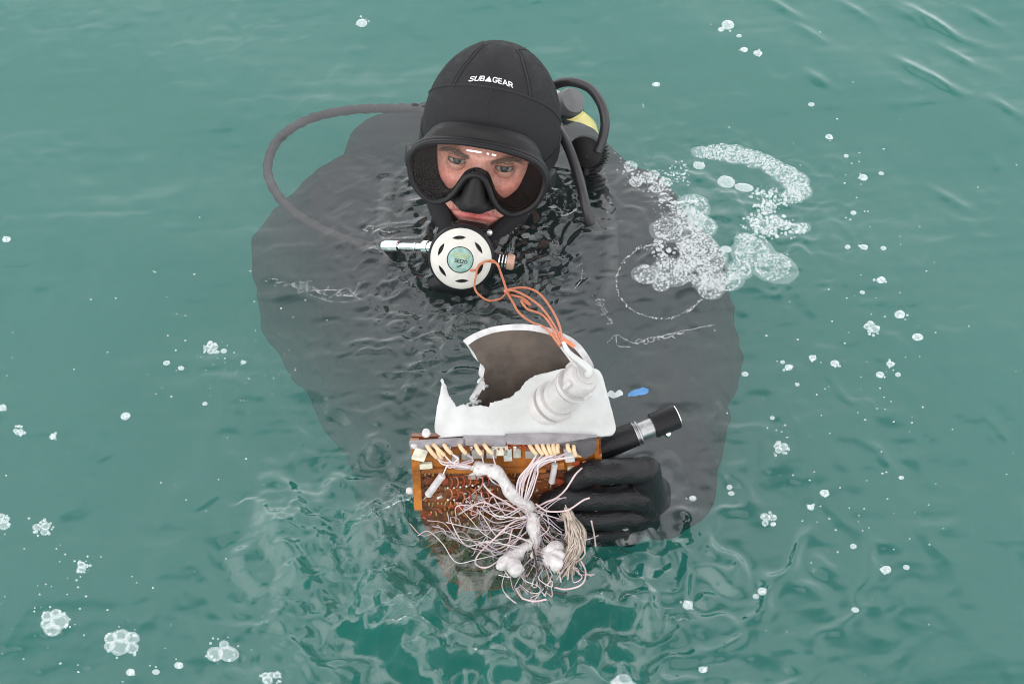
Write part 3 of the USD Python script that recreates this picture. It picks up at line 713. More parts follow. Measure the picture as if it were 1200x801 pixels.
iv.part('side_button', lathe([(0, 0), (.006, 0), (.006, .010), (.005, .012), (0, .012)], vc + VM @ np.array([.004, -.020, -.004]), VM @ np.array([.2, -1, -.2])), 'regulator_black', smooth=30)

# tank behind the back
tc = P(660, 140, -.040)
tank = Thing('scuba_tank', 'yellow diving cylinder with a grey valve knob just under water behind the hood', 'diving cylinder', loc=tc + (0, 0, -.5))
tprof = [(0, -.55), (.040, -.54), (.052, -.50), (.054, -.10), (.054, -.05), (.048, -.02), (.036, -.004), (.020, .004), (0, .006)]
tank.part('cylinder', lathe(tprof, tc, unit((-.06, .10, 1)), 40), 'tank_yellow', smooth=50)
tank.part('valve_stem', lathe([(0, 0), (.016, 0), (.016, .03), (.012, .045), (0, .045)], tc + (-.012, 0, 0), (0, .05, 1)), 'brushed_metal', smooth=30)
kc = P(667, 121, .006)
tank.part('valve_knob', lathe([(0, -.014), (.017, -.014), (.0205, -.010), (.0210, .006), (.018, .012), (0, .014)], kc, (.5, -.35, .8), 26), 'valve_grey', smooth=40)

# buoyancy jacket round the back and shoulders
bj = Thing('buoyancy_jacket', 'dark submerged buoyancy jacket behind the shoulders of the diver', 'buoyancy jacket', loc=A(580, 170, -.3))
jk = Manifold.batch_boolean(chain([A(418, 222, -.10), A(446, 172, -.085), A(500, 158, -.075), A(590, 156, -.085), A(668, 178, -.075), A(722, 226, -.09), A(745, 262, -.10)], [.030, .040, .042, .045, .042, .038, .03]), m3.OpType.Add)
js = sm(jk, 8, .01); jn = js.vertex_normals
bj.part('air_cell', (js.vertices + jn * (fbm(js.vertices, 26, 7) * .010)[:, None], js.faces), 'drysuit_fabric', smooth=True)
def hit_suit(px, py, off=.002):
    o, d = CAM, ray(px, py); T = sv[st.faces]; e1 = T[:, 1] - T[:, 0]; e2 = T[:, 2] - T[:, 0]
    h = np.cross(d, e2); a_ = (e1 * h).sum(1); a_[np.abs(a_) < 1e-14] = 1e-14; s = o - T[:, 0]; u = (s * h).sum(1) / a_; q = np.cross(s, e1); v = (q @ d) / a_; t = (e2 * q).sum(1) / a_
    ok = (u >= 0) & (v >= 0) & (u + v <= 1) & (t > 0)
    return o + d * (t[ok].min() - off) if ok.any() else None
for s, pts2 in ((-1, [(470, 178), (455, 215), (450, 260), (455, 310)]), (1, [(700, 210), (712, 250), (716, 300), (712, 350)])):
    q = [hit_suit(x, y, .004) for x, y in pts2]; q = [x for x in q if x is not None]
    if len(q) > 2: bj.part('shoulder_strap', tube(spline(q, 6), .012, 8), 'hose_braid', smooth=True)
# prints on the suit, seen through the water
def suit_print(pxs, m, name, lab):
    rows = []
    for x, y, w in pxs:
        for dy in (-w, w):
            h = hit_suit(x, y + dy, .003)
            if h is None: return
            rows.append(h)
    n = len(pxs)
    diver.part(name, (np.array(rows), np.array([f for i in range(n - 1) for f in ((2 * i, 2 * i + 2, 2 * i + 3), (2 * i, 2 * i + 3, 2 * i + 1))])), m, parent=suit_p, label=lab)
suit_print([(736, 463, 2), (740, 461, 3), (744, 460, 4), (749, 459, 3.5), (753, 458, 4.5), (757, 458, 3.5), (760, 457.5, 2)], 'blue_print', 'print_patch', 'blue printed patch on the forearm')
suit_print([(712, 462, 2), (715, 461, 4), (718, 462, 4.5), (721, 463, 3), (724, 461, 4), (727, 460, 3.5), (730, 461, 1.5)], 'white_print', 'print_patch', 'white printed patch on the forearm')

# ------------------------------------------------------------------ the torn instrument
BM = np.column_stack([BX, BUP, BN])
def bpoly(px): return Polygon([((q - B0) @ BX, (q - B0) @ BUP) for q in (B(*p) for p in px)])
def slab(px, off, th): return prism(bpoly(px), B0 + BN * off, BX, BUP, BN, th)
wreck = Thing('broken_instrument', 'torn waterlogged electronic instrument with white housing, amber circuit board and loose wires', 'electronic device', loc=B0)
brd = wreck.part('circuit_board', slab([(482, 511), (704, 509), (705, 556), (697, 590), (690, 628), (640, 668), (585, 690), (545, 692), (520, 674), (506, 640), (489, 594)], -.006, .006), 'rust_board', smooth=False)
wreck.part('amber_panel', slab([(484, 513), (702, 512), (702, 548), (484, 550)], .0005, .002), 'amber_board', parent=brd, smooth=False)
wreck.part('edge_bar', slab([(481, 512), (491, 512), (495, 592), (486, 592)], .001, .007), 'amber_board', parent=brd, smooth=False)
wreck.part('edge_bar', slab([(494, 545), (640, 545), (640, 549), (494, 550)], .003, .004), 'amber_board', parent=brd, smooth=False)
wreck.part('edge_bar', slab([(697, 530), (705, 530), (704, 572), (696, 572)], .001, .006), 'amber_board', parent=brd, smooth=False)
for k in range(31):
    x = 499 + k * 6.4
    for j, y in enumerate((517.5, 522.5)):
        wreck.part('pin', lathe([(0, 0), (.0022, 0), (.0022, .0032), (.0011, .0038), (.0011, .0060), (0, .0062)], B(x + j * 2, y, .0024), BN, 8), 'pin_red' if j == 0 else ('pin_red' if k % 4 else 'solder'), parent=brd, smooth=30)
def chip(px, py, w, h, rot=0, m='chip_grey', off=.0025, th=.004):
    wreck.part('chip', box(B(px, py, off + th / 2), (w / 890, h / 860, th), BM @ rot3(0, 0, rot), .08), m, parent=brd)
for a_ in [(560, 531, 13, 12), (576, 530, 11, 13), (587, 527, 15, 13, 0, 'chip_pale'), (595, 532, 9, 16, .05, 'solder'), (624, 532, 15, 9), (606, 530, 8, 12), (546, 534, 9, 8), (534, 537, 8, 7), (640, 537, 9, 8)]: chip(*a_)
for a_ in [(492, 531, 14, 16, -.3, 'chip_pale', .004, .007), (499, 545, 14, 7, .1, 'chip_pale', .003, .005), (667, 532, 10, 18, .15, 'white_plastic', .005, .006), (678, 529, 9, 11, -.2, 'cream_sleeve', .004, .005), (686, 524, 8, 11, .2, 'chip_pale', .004, .006), (669, 549, 7, 6, 0, 'chip_pale'), (657, 545, 8, 9, .1, 'amber_board', .003, .005), (676, 543, 6, 9, 0, 'pin_red', .004, .004)]: chip(*a_)
for k, (x, y) in enumerate([(520, 562), (536, 556), (555, 558), (575, 565), (590, 560), (640, 556), (672, 560), (684, 552), (655, 563), (600, 572), (560, 582), (583, 590), (540, 592), (612, 562)]):
    chip(x, y, 9 + (k * 7) % 6, 6 + (k * 5) % 5, .3 * math.sin(k * 3.), ('pin_red', 'rust_board', 'chip_grey', 'dark_strip')[k % 4], .001, .004)
wreck.part('orange_tag', slab([(682, 534), (690, 532), (698, 541), (694, 543)], .010, .0012), 'orange_paint', parent=brd, smooth=False)
for p, q, r in (((499, 583), (521, 553), .0050), ((646, 568), (651, 540), .0042)):
    a_, b_ = B(*p, .007), B(*q, .010); L = np.linalg.norm(b_ - a_)
    rs = wreck.part('resistor', lathe([(0, .1 * L), (r * .7, .1 * L), (r, .14 * L), (r * .9, .2 * L), (r * .9, .8 * L), (r, .86 * L), (r * .7, .9 * L), (0, .9 * L)], a_, b_ - a_, 14), 'resistor_grey', parent=brd, smooth=40)
    wreck.part('lead', tube(np.array([a_ - (b_ - a_) * .18 - BN * .004, a_ + (b_ - a_) * .1, b_ - (b_ - a_) * .05, b_ + (b_ - a_) * .1 - BN * .006]), .0008, 6), 'solder', parent=brd)
r2 = np.random.default_rng(5)
for k in range(14):          # red coil ends in the middle of the board
    x, y = 527 + (k % 7) * 7.2, 561 + (k // 7) * 17 + r2.uniform(-2, 2)
    wreck.part('coil_wire', tube(spline([B(x - 3, y - 4, .004), B(x + 1, y - 3, .010), B(x + 3, y + 3, .011), B(x + 1, y + 8, .007), B(x - 2, y + 9, .004)], 4), .0009, 6), ('pin_red', 'wire_orange')[k % 2], parent=brd, smooth=True)
    wreck.part('solder_bead', (trimesh.creation.icosphere(1, .0017).vertices + B(x - 2, y + 9, .005), trimesh.creation.icosphere(1).faces), 'solder', parent=brd, smooth=True)
small = []
for k in range(230):
    x, y = r2.uniform(497, 700), r2.uniform(550, 606)
    small.append(box(B(x, y, .0015), (r2.uniform(.002, .007), r2.uniform(.0015, .004), r2.uniform(.002, .006)), BM @ rot3(0, r2.normal(0, .2), r2.uniform(-.5, .5)), .15))
wreck.part('component', join(*small[:110]), 'rust_board', parent=brd, kind='stuff'); wreck.part('component', join(*small[110:170]), 'amber_board', parent=brd, kind='stuff')
wreck.part('component', join(*small[170:200]), 'pin_red', parent=brd, kind='stuff'); wreck.part('component', join(*[b_ for b_ in small[200:222]]), 'solder', parent=brd, kind='stuff')
# rows of gilt contacts
gilt = []
for row, (y0, x0, x1, st_) in enumerate(((554, 498, 640, 4.6), (572, 500, 632, 5.2), (589, 503, 600, 5.0), (601, 506, 590, 6.0), (613, 508, 580, 6.0))):
    for x in np.arange(x0, x1, st_):
        if r2.random() < .15: continue
        gilt.append(box(B(x + r2.normal(0, .5), y0 + r2.normal(0, .8), .002), (.0019, r2.uniform(.003, .008), .0022), BM @ rot3(0, 0, r2.normal(0, .12)), .15))
wreck.part('contact', join(*gilt), 'gilt', parent=brd, kind='stuff')
# grey strips along the top edge
for px, m in (([(480, 512), (545, 508), (546, 516), (481, 520)], 'grey_strip'), ([(543, 505), (594, 506), (592, 517), (543, 515.5)], 'grey_strip'), ([(592, 503), (640, 501.5), (699, 504), (696, 511), (640, 514), (594, 513)], 'grey_strip'), ([(652, 512), (699, 504.5), (698, 522), (686, 530), (672, 522)], 'dark_strip')):
    v, f = slab(px, .006 + .0015 * (px[0][0] % 3), .0035); wreck.part('edge_strip', (v, f), m, parent=brd, smooth=False)
# white lumps of sealant at the board's corner
for x, y, r_ in ((485, 520, .0034), (480, 575, .0024), (499, 507, .0034)):
    s = trimesh.creation.icosphere(3, r_); s.vertices *= (1, .9, .8); s.vertices += s.vertex_normals * (fbm(s.vertices + x, 190, 3) * .0045)[:, None]
    wreck.part('sealant_lump', (s.vertices + B(x, y, .006), s.faces), 'resistor_grey', parent=brd, smooth=True)
# weed and slime on the drowned half
wd = []
for k in range(480):
    x = r2.uniform(500, 640); y = r2.uniform(622, 688); 
    if y > 640 + (x - 500) * .45 + 20 or x < 500 + (y - 590) * .35: continue
    p0 = B(x, y, .001); q = [p0]; dr = unit(r2.normal(size=3) + BN * .8) * r2.uniform(.0016, .0042)
    for j in range(4): dr = dr + r2.normal(0, .0016, 3); q.append(q[-1] + dr)
    wd.append(tube(np.array(q), np.linspace(.0030, .0008, 5) * r2.uniform(.5, 1.4), 5))
wreck.part('weed', join(*wd), 'weed_brown', parent=brd, kind='stuff', smooth=True)

# white housing: a moulded sheet behind the board, with torn left end
PLN = unit((0.02, -.34, .94)); PL0 = B(600, 506, -.004) + np.array([0, 0, .001])
PX = unit(np.cross(BUP, PLN)) * 1.0; PX = unit(np.array([1., 0, 0]) - PLN * PLN[0]); PY = np.cross(PLN, PX)
def W(px, py, off=0.0): return PL(px, py, PL0 + PLN * off, PLN)
hpx = [(511, 512), (509, 497), (511, 484), (514, 470), (517.5, 455), (516, 449), (519, 446.5), (522, 452), (526, 463), (531, 471), (536, 477), (544, 475), (551, 478), (562, 476), (573, 479), (574, 474), (581, 472), (596, 468), (606, 460), (615, 449), (626, 442), (640, 440), (662, 436), (684, 434.5), (700, 436), (705, 441), (712, 466), (718, 487), (722, 504), (718, 511), (703, 513)]
hpd = []
for k_, (p_, q_) in enumerate(zip(hpx, hpx[1:] + hpx[:1])):
    n_ = 5 if 1 < k_ < 21 else 1
    for t_ in range(n_): hpd.append((p_[0] + (q_[0] - p_[0]) * t_ / n_ + (r2.normal(0, .55) if t_ else 0), p_[1] + (q_[1] - p_[1]) * t_ / n_ + (r2.normal(0, .55) if t_ else 0)))
hp2 = Polygon([((q - PL0) @ PX, (q - PL0) @ PY) for q in (W(*p) for p in hpd)]).buffer(0)
hmf = Manifold.extrude(m3.CrossSection([np.array(orient(hp2).exterior.coords)[:-1]]), .006).refine_to_length(.004)
v, f = VF(hmf); hm_t = trimesh.Trimesh(v, f, process=True)
v = hm_t.vertices.copy()
lx = v[:, 0]; 
v[:, 2] += .010 * np.exp(-((lx - .07) / .035) ** 2) * np.clip((v[:, 1] - .01) / .03, 0, 1) - .030 * np.clip((-.055 - lx) / .06, 0, 1) ** 1.4 + .020 * np.exp(-((lx + .088) / .010) ** 2) * np.clip(v[:, 1] / .05, 0, 1) + fbm(v * [1, 1, 0], 16, 4) * .004
hw_ = np.array(PL0) + v @ np.array([PX, PY, PLN])
hq = trimesh.Trimesh(hw_, hm_t.faces, process=False); trimesh.smoothing.filter_taubin(hq, iterations=3)
wreck.part('white_housing', (hq.vertices, hq.faces), 'white_plastic', smooth=45)
# torn curved shell standing up behind the housing
SN = unit((0.05, -.93, .36)); S0 = W(610, 452, -.002)
def S(px, py, off=0.0): return PL(px, py, S0 + SN * off, SN)
def strip(top, bot, ncol=60, nrow=24):
    t = spline(top, 12); b_ = spline(bot, 12)
    def res(c):
        s = np.r_[0, np.cumsum(np.linalg.norm(np.diff(c, axis=0), axis=1))]; s /= s[-1]; u = np.linspace(0, 1, ncol)
        return np.column_stack([np.interp(u, s, c[:, 0]), np.interp(u, s, c[:, 1])])
    t, b_ = res(t), res(b_)
    return np.array([[t[i] * (1 - j / (nrow - 1)) + b_[i] * (j / (nrow - 1)) for j in range(nrow)] for i in range(ncol)])
top = [(549, 404), (556, 399), (566, 394), (580, 389.5), (598, 387), (618, 387), (636, 390), (652, 395), (668, 404), (680, 416), (688, 430), (692, 446)]
bot = [(549, 404.5), (556, 414), (561, 424), (568, 431), (566, 444), (569, 450), (563, 462), (556, 474), (566, 484), (590, 480), (640, 470), (692, 462)]
g = strip(top, bot)
ncol, nrow = g.shape[:2]; th = .008
def shell_pt(px, py, off): 
    u = (px - 620) / 75.; return S(px, py, off - .030 * (1 - min(1, u * u)) + .0)
inn = np.array([shell_pt(x, y, 0) for x, y in g.reshape(-1, 2)]); 
cen = np.array([.0, 0, 0]); dirs = []
for x, y in g.reshape(-1, 2): dirs.append(unit(np.array([(x - 620) / 75. * .85, .75, .10])))
dirs = np.array(dirs); jag = 1 + .25 * fbm(inn, 60, 9)[:, None]
outv = inn + dirs * th * jag
I2 = np.arange(ncol * nrow).reshape(ncol, nrow)
qa = [(I2[i, j], I2[i + 1, j], I2[i + 1, j + 1], I2[i, j + 1]) for i in range(ncol - 1) for j in range(nrow - 1)]
fin = np.array([t for a_, b_, c_, d_ in qa for t in ((a_, c_, b_), (a_, d_, c_))])
N_ = ncol * nrow
shp = wreck.part('torn_shell', (inn, fin), 'shell_brown', smooth=True, label='curved brown inner wall of the torn shell')
loop = list(I2[:, 0]) + list(I2[-1, 1:]) + list(I2[-2::-1, -1]) + list(I2[0, -2:0:-1])
rimf = [t for a_, b_ in zip(loop, loop[1:] + loop[:1]) for t in ((a_, b_, b_ + N_), (a_, b_ + N_, a_ + N_))]
wreck.part('broken_rim', (np.vstack([inn, outv]), np.vstack([np.array(rimf), fin[:, ::-1] + N_])), 'shell_rim', parent=shp, smooth=35, label='pale broken edge and outside of the shell')
i0, i1 = int(.56 * ncol), int(.76 * ncol)
om = [inn[I2[i, 0]] * (1 - t) + outv[I2[i, 0]] * t + np.array([0, -.0012, .0016]) for i in range(i0, i1) for t in (-.12, .45)]
wreck.part('orange_mark', (np.array(om), np.array([t for k in range(i1 - i0 - 1) for t in ((2 * k, 2 * k + 2, 2 * k + 3), (2 * k, 2 * k + 3, 2 * k + 1))])), 'orange_paint', parent=shp, smooth=False)
for x, y in ((571, 452), (560, 463), (566, 444), (563, 470), (552, 473)):        # white shreds along the torn edge
    q = [shell_pt(x, y, .002), shell_pt(x - 4, y + 1, .008), shell_pt(x - 6 + (y % 3), y + 5, .010)]
    wreck.part('torn_shred', tube(spline(q, 4), [.0020] * 4 + [.0018] * 4 + [.0006], 6), 'white_plastic', parent=shp, smooth=True)
# stepped connector with cable gland
c0 = W(642, 477, .000); cx_ = unit(np.array([.52, -.08, .83])); 
def Cn(prof, m, name='connector', parent=None, seg=36): return wreck.part(name, lathe([(r_ * .90, h_ * 1.18) for r_, h_ in prof], c0, cx_, seg), m, parent=parent, smooth=28)
con = Cn([(0, -.006), (.0285, -.006), (.0290, .000), (.0290, .0050), (.0282, .0062), (.0225, .0064), (.0225, .0098), (.0274, .0100), (.0282, .0112), (.0282, .0160), (.0274, .0172), (.0218, .0174), (.0218, .0205), (.0238, .0212), (.0236, .0400), (.0228, .0408), (.0200, .0410), (.0200, .0430), (.0250, .0434), (.0254, .0442), (.0254, .0474), (.0248, .0482), (.0182, .0486), (.0182, .0540), (.0216, .0544), (.0222, .0554), (.0218, .0640), (.0196, .0672), (.0150, .0690), (.0135, .0690), (.0132, .0716), (.0, .0720)], 'cream_plastic')
for k in range(4):
    a_ = 2.4 + k * 1.55; Mx = frame(cx_); c_ = c0 + Mx @ np.array([math.cos(a_) * .0212, math.sin(a_) * .0212, .0685])
    wreck.part('connector_lug', sm(Manifold.batch_hull([Manifold.sphere(.0034, 16).translate(tuple(c_ + Mx @ np.array(o_))) for o_ in ((0, 0, -.005), (0, 0, .004))]), 2, .003), 'cream_plastic', parent=con, smooth=True)
ct = c0 + cx_ * .083
wreck.part('cable_sleeve', tube(spline([ct - cx_ * .006, ct + cx_ * .010 + (-.001, 0, .001), P(668, 414, ct[2] + .014), P(660, 401, ct[2] + .017)], 6), np.linspace(.0050, .0022, 19), 12), 'white_plastic', parent=con, smooth=True)
wreck.part('cable_sleeve', tube(spline([ct + cx_ * .002 + (-.006, 0, 0), P(664, 414, ct[2] + .008), P(655, 403, ct[2] + .011)], 6), np.linspace(.0028, .0016, 13), 10), 'cream_plastic', parent=con, smooth=True)
# orange cord: four strands from the connector, knotted, looped over the regulator
zt = ct[2] + .016
def O(px, py, t): return P(px, py, zt * (1 - t) + .040 * t)
strands = [
    [(659, 403, 0), (651, 384, .12), (636, 362, .3), (620, 349, .5), (604, 341, .7), (594, 340, .85)],
    [(660, 402, 0), (655, 380, .12), (646, 362, .3), (632, 344, .5), (615, 337, .7), (596, 339, .85)],
    [(656, 405, 0), (640, 385, .15), (622, 377, .3), (608, 366, .5), (601, 354, .7), (594, 342, .85)],
    [(657, 404, 0), (645, 380, .15), (634, 368, .3), (618, 362, .45), (611, 352, .6), (622, 358, .5), (612, 349, .65), (596, 345, .85)]]
for s in strands: wreck.part('orange_cord', tube(spline([O(*q) for q in s], 8), .0015, 8), 'wire_orange', smooth=True)
wreck.part('cord_knot', (lambda s: (s.vertices * (1.2, 1, .8) + O(594, 341, .85), s.faces))(trimesh.creation.icosphere(2, .0036)), 'wire_orange', smooth=True)
bz = RG((.0178, -.003, .0185))
lp = [O(594, 341, .85), P(589, 326, .052), P(583, 310, .064)]
lp2 = [O(594, 343, .85), P(586, 350, .030), P(572, 352, .026), P(560, 344, .034)]
regp = lambda px, py, off: PL(px, py, RC + RN * off, RN)
wreck.part('orange_cord', tube(spline(lp + [regp(577, 307, .022), regp(570, 306, .022), regp(562, 310, .021), regp(558, 316, .0190), regp(551, 317, .0182)], 8), .0015, 8), 'wire_orange', smooth=True)
wreck.part('orange_cord', tube(spline(lp2 + [regp(556, 335, .020), regp(558, 322, .022), regp(560, 314, .024), regp(566, 308, .0245), regp(577, 305, .0235), P(585, 312, .058)], 8), .0014, 8), 'wire_orange', smooth=True)
# wiring: cream sleeves, thin wires, the white taped trunk
def L(px, py, off):
    q = B(px, py, off)
    if q[2] > .006 + off * .3: return q
    w = P(px, py, 0); return P(px, py, wz(w[0], w[1]) + .003 + off * .35)
left = [((500, 521), (512, 536)), ((508, 520), (521, 533)), ((520, 520), (529, 531)), ((538, 520), (546, 531)), ((557, 520), (564, 532)), ((567, 520), (577, 531)), ((512, 523), (518, 538))]
right = [((620, 520), (629, 532)), ((628, 519), (636, 532)), ((635, 519), (642, 533)), ((642, 519), (647, 532)), ((648, 519), (651, 531)), ((654, 519), (654, 530)), ((665, 519), (668, 529)), ((672, 520), (675, 534))]
WM = ['wire_pink', 'wire_white', 'wire_pink', 'wire_violet', 'wire_white']
wn = 0
def wire(pts3, r=.0009, m=None):
    global wn; wn += 1
    wreck.part('wire', tube(spline(pts3, 7), r, 6), m or WM[wn % 5], smooth=True)
for k, (p, q) in enumerate(left + right):
    wreck.part('sleeve', tube(spline([B(*p, .008), B((p[0] + q[0]) / 2 - 1, (p[1] + q[1]) / 2, .015), B(*q, .016)], 5), .0026, 8), 'cream_sleeve', smooth=True)
    for j in range(2):
        jx, jy = r2.normal(0, 2, 2)
        if k < len(left):
            if k in (4, 5): wire([B(*q, .016), B(q[0] + 4, q[1] + 14, .018), B(q[0] + 12, q[1] + 28 + jy, .02), B(590 + jx, 570, .014)])
            else: wire([B(*q, .016), B(q[0] + 8, q[1] + 8 + jy, .022), B(536 + jx, 545 + jy, .022), B(566, 549, .018)])
        else:
            wire([B(*q, .016), B(626 + jx + (k - 10) * 2, 545 + jy, .024), B(608 + (k - 7) * 3 + jx, 560 + jy, .026), B(606 + (k - 7) * 2.2 + jx, 580, .024), B(613, 592, .018)])
trunk_px = [(556, 548, .018), (566, 549, .020), (578, 551, .021), (588, 560, .022), (597, 574, .022), (608, 586, .022), (619, 594, .022), (625, 605, .03), (625, 618, .035), (627, 632, .034), (622, 643, .03)]
tp = spline([L(*q) for q in trunk_px], 8)
tr = .0066 + .0022 * np.abs(fbm(tp, 90, 1)) + .002 * np.sin(np.linspace(0, 34, len(tp))) * .5; tr[-10:] *= np.linspace(1.1, .8, 10)
wreck.part('taped_bundle', tube(tp, tr, 14), 'white_wrap', smooth=True)
for k in range(24):           # frayed tape ends on the bundle
    i = int((k + .5) / 24 * (len(tp) - 2)); d_ = unit(r2.normal(size=3) + BN * .6)
    q = np.array([tp[i], tp[i] + d_ * .0075, tp[i] + d_ * .011 + r2.normal(0, .004, 3)])
    wreck.part('tape_end', tube(q, [.003, .0024, .0006], 7), 'white_wrap', smooth=True)
for px in ([(618, 642, .03), (604, 652, .022), (594, 660, .02), (582, 667, .018)], [(596, 658, .02), (600, 668, .02), (606, 676, .012)], [(622, 646, .02), (634, 655, .020), (646, 648, .020), (658, 642, .018)], [(636, 652, .022), (646, 662, .022), (656, 668, .015)], [(640, 655, .02), (650, 656, .02), (658, 661, .015)]):
    q = spline([L(*p) for p in px], 8); r_ = np.interp(np.linspace(0, 1, len(q)), [0, .3, .8, 1], [.004, .0085, .0078, .003]) * (1 + .35 * fbm(q, 140, 6))
    v, f = tube(q, r_, 14); v = v + np.column_stack([fbm(v, 130, 2), fbm(v, 130, 3), fbm(v, 130, 4)]) * .005
    wreck.part('torn_padding', (v, f), 'white_wrap', smooth=True)
# loose wires fanning from the bundle
for k in range(76):
    a0 = r2.choice([0, 1, 2]); s = [(621, 600), (624, 612), (622, 640)][a0]
    if k < 26: e = (r2.uniform(512, 585), r2.uniform(578, 640)); c_ = ((s[0] + e[0]) / 2 + r2.normal(0, 12), (s[1] + e[1]) / 2 + r2.normal(4, 14))
    elif k < 46: e = (r2.uniform(595, 660), r2.uniform(660, 705)); s = (624, 636); c_ = ((s[0] + e[0]) / 2 + r2.normal(0, 12), (s[1] + e[1]) / 2 + r2.normal(0, 6))
    else: e = (r2.uniform(640, 690), r2.uniform(585, 690)); c_ = (s[0] + (e[0] - s[0]) * .6 + r2.normal(0, 10), (s[1] + e[1]) / 2 + r2.normal(10, 14))
    c2 = (s[0] * .75 + c_[0] * .25 + r2.normal(0, 4), s[1] * .75 + c_[1] * .25 + r2.normal(0, 6))
    e2 = (e[0] + r2.normal(0, 8), e[1] + r2.normal(0, 7))
    cm = ((c_[0] + e[0]) / 2 + r2.normal(0, 7), (c_[1] + e[1]) / 2 + r2.normal(0, 7)); e3 = (e2[0] + r2.normal(0, 9), e2[1] + r2.normal(0, 8))
    wire([L(*s, .022), L(*c2, r2.uniform(.02, .045)), L(*c_, r2.uniform(.012, .05)), L(*cm, r2.uniform(.01, .04)), L(*e, r2.uniform(.006, .03)), L(*e2, .012), L(*e3, .008)], r2.uniform(.0004, .0007), ('wire_black' if k in (30, 41, 50, 53) else None))
for q in ([(625, 596, .025), (640, 588, .03), (652, 583, .034), (663, 573, .036), (674, 556, .03), (682, 548, .02)], [(628, 590, .03), (640, 598, .04), (655, 599, .045), (668, 596, .046), (683, 586, .046), (691, 583, .046)], [(612, 600, .02), (586, 596, .03), (566, 588, .03), (548, 596, .025), (538, 602, .012)],
          [(620, 606, .03), (600, 612, .045), (576, 634, .04), (560, 650, .03), (558, 661, .03), (572, 664, .03), (592, 648, .03), (600, 620, .03)], [(676, 650, .02), (686, 668, .02), (682, 684, .02), (664, 690, .015), (650, 688, .01)], [(693, 610, .05), (696, 625, .04), (698, 640, .02)],
          [(605, 690, .02), (612, 700, .02), (626, 704, .02), (640, 702, .02)], [(566, 566, .02), (576, 578, .03), (596, 590, .03), (614, 604, .02)]):
    wire([L(*p) for p in q], .0011, 'wire_pink')
for q in ([(618, 640, .03), (612, 656, .03), (610, 664, .03), (616, 668, .02), (622, 660, .02)], [(650, 640, .03), (658, 652, .03), (663, 664, .02)], [(660, 648, .03), (668, 656, .03), (672, 664, .02)], [(624, 640, .03), (632, 675, .02), (640, 690, .015), (655, 695, .01), (664, 694, .008)]):
    wire([L(*p) for p in q], .0012, 'wire_black')
hairs = []
for k in range(170):
    s = (r2.normal(664, 3), r2.normal(600, 3)); e = (r2.normal(668, 6), r2.normal(640, 5)); g_ = (r2.normal(662, 7), r2.normal(664, 5))
    hairs.append(tube(spline([L(*s, .03 + r2.normal(0, .003)), L((s[0] + e[0]) / 2 + 7 + r2.normal(0, 3), 620, .045 + r2.normal(0, .004)), L(e[0] + 6, e[1], .03 + r2.normal(0, .006)), L(*g_, .014)], 4), r2.uniform(.0006, .0012), 4))
wreck.part('fibre_tuft', join(*hairs), 'tan_fibre', kind='stuff', smooth=True)
for x, y in ((625, 649), (634, 645)): wreck.part('ochre_clip', box(L(x, y, .04), (.006, .010, .004), rot3(.3, .2, -.5), .3), 'chip_pale')

# ------------------------------------------------------------------ black tube with chrome ferrule in the hand
ta = B(690, 531, -.022); tb = P(793, 487, ta[2] + .018); tx = unit(tb - ta); tl_ = np.linalg.norm(tb - ta)
rod = Thing('handheld_tube', 'black tube with a chrome ferrule and hollow metal rimmed end gripped by the gloved hand', 'tube', loc=ta)
u_ = tl_
rod.part('grip', lathe([(0, 0), (.0145, 0), (.0155, .004), (.0155, .50 * u_), (.0150, .52 * u_), (0, .52 * u_)], ta, tx, 28), 'wet_neoprene', smooth=40)
rod.part('collar', lathe([(.010, .51 * u_), (.0160, .515 * u_), (.0163, .525 * u_), (.0140, .535 * u_), (.0140, .545 * u_), (.0158, .55 * u_), (.0158, .565 * u_), (.0138, .575 * u_), (.010, .58 * u_)], ta, tx, 28), 'brushed_metal', smooth=30)
rod.part('ferrule', lathe([(.011, .56 * u_), (.0116, .57 * u_), (.0116, .80 * u_), (.010, .80 * u_)], ta, tx, 32), 'brushed_metal', smooth=30)
rod.part('end_cap', lathe([(.011, .72 * u_), (.0150, .725 * u_), (.0156, .74 * u_), (.0156, .985 * u_), (.0146, 1.0 * u_), (.0112, 1.0 * u_), (.0098, .97 * u_), (.0098, .86 * u_), (0, .86 * u_)], ta, tx, 32), 'mask_plastic', smooth=35)
rod.part('end_ring', lathe([(.0118, .985 * u_), (.0142, .995 * u_), (.0146, 1.008 * u_), (.0122, 1.014 * u_), (.0106, 1.006 * u_), (.0102, .96 * u_)], ta, tx, 32), 'chrome', smooth=40)
sb = ta + tx * .86 * u_ + np.array([.004, -.012, -.010])
rod.part('set_screw', (trimesh.creation.icosphere(2, .0045).vertices + sb, trimesh.creation.icosphere(2).faces), 'chrome', smooth=True)
# ------------------------------------------------------------------ bubbles and foam on the water
r3 = np.random.default_rng(21)
_ico = trimesh.creation.icosphere(3); _ico2 = trimesh.creation.icosphere(2); _ico1 = trimesh.creation.icosphere(1)
_k = [0]
def dome_mesh(px, py, rpx, flat=.62, stretch=1.0, rot=0.0, level=3):
    q = P(px, py, 0); s = rpx / (FPX / np.linalg.norm(q - CAM)); b_ = (_ico1, _ico2, _ico)[level - 1]; _k[0] += 1
    u = b_.vertices
    if level > 1: u = u * (1 + (.50 if level == 3 else .18) * fbm(u + 3.7 * (_k[0] % 91), 1.1, 2))[:, None]
    v = u * (s * stretch, s, s * flat); c_, d_ = math.cos(rot), math.sin(rot)
    v = np.column_stack([v[:, 0] * c_ - v[:, 1] * d_, v[:, 0] * d_ + v[:, 1] * c_, v[:, 2]])
    return v + np.array([q[0], q[1], wz(q[0], q[1]) + s * flat * .12]), np.array(b_.faces)
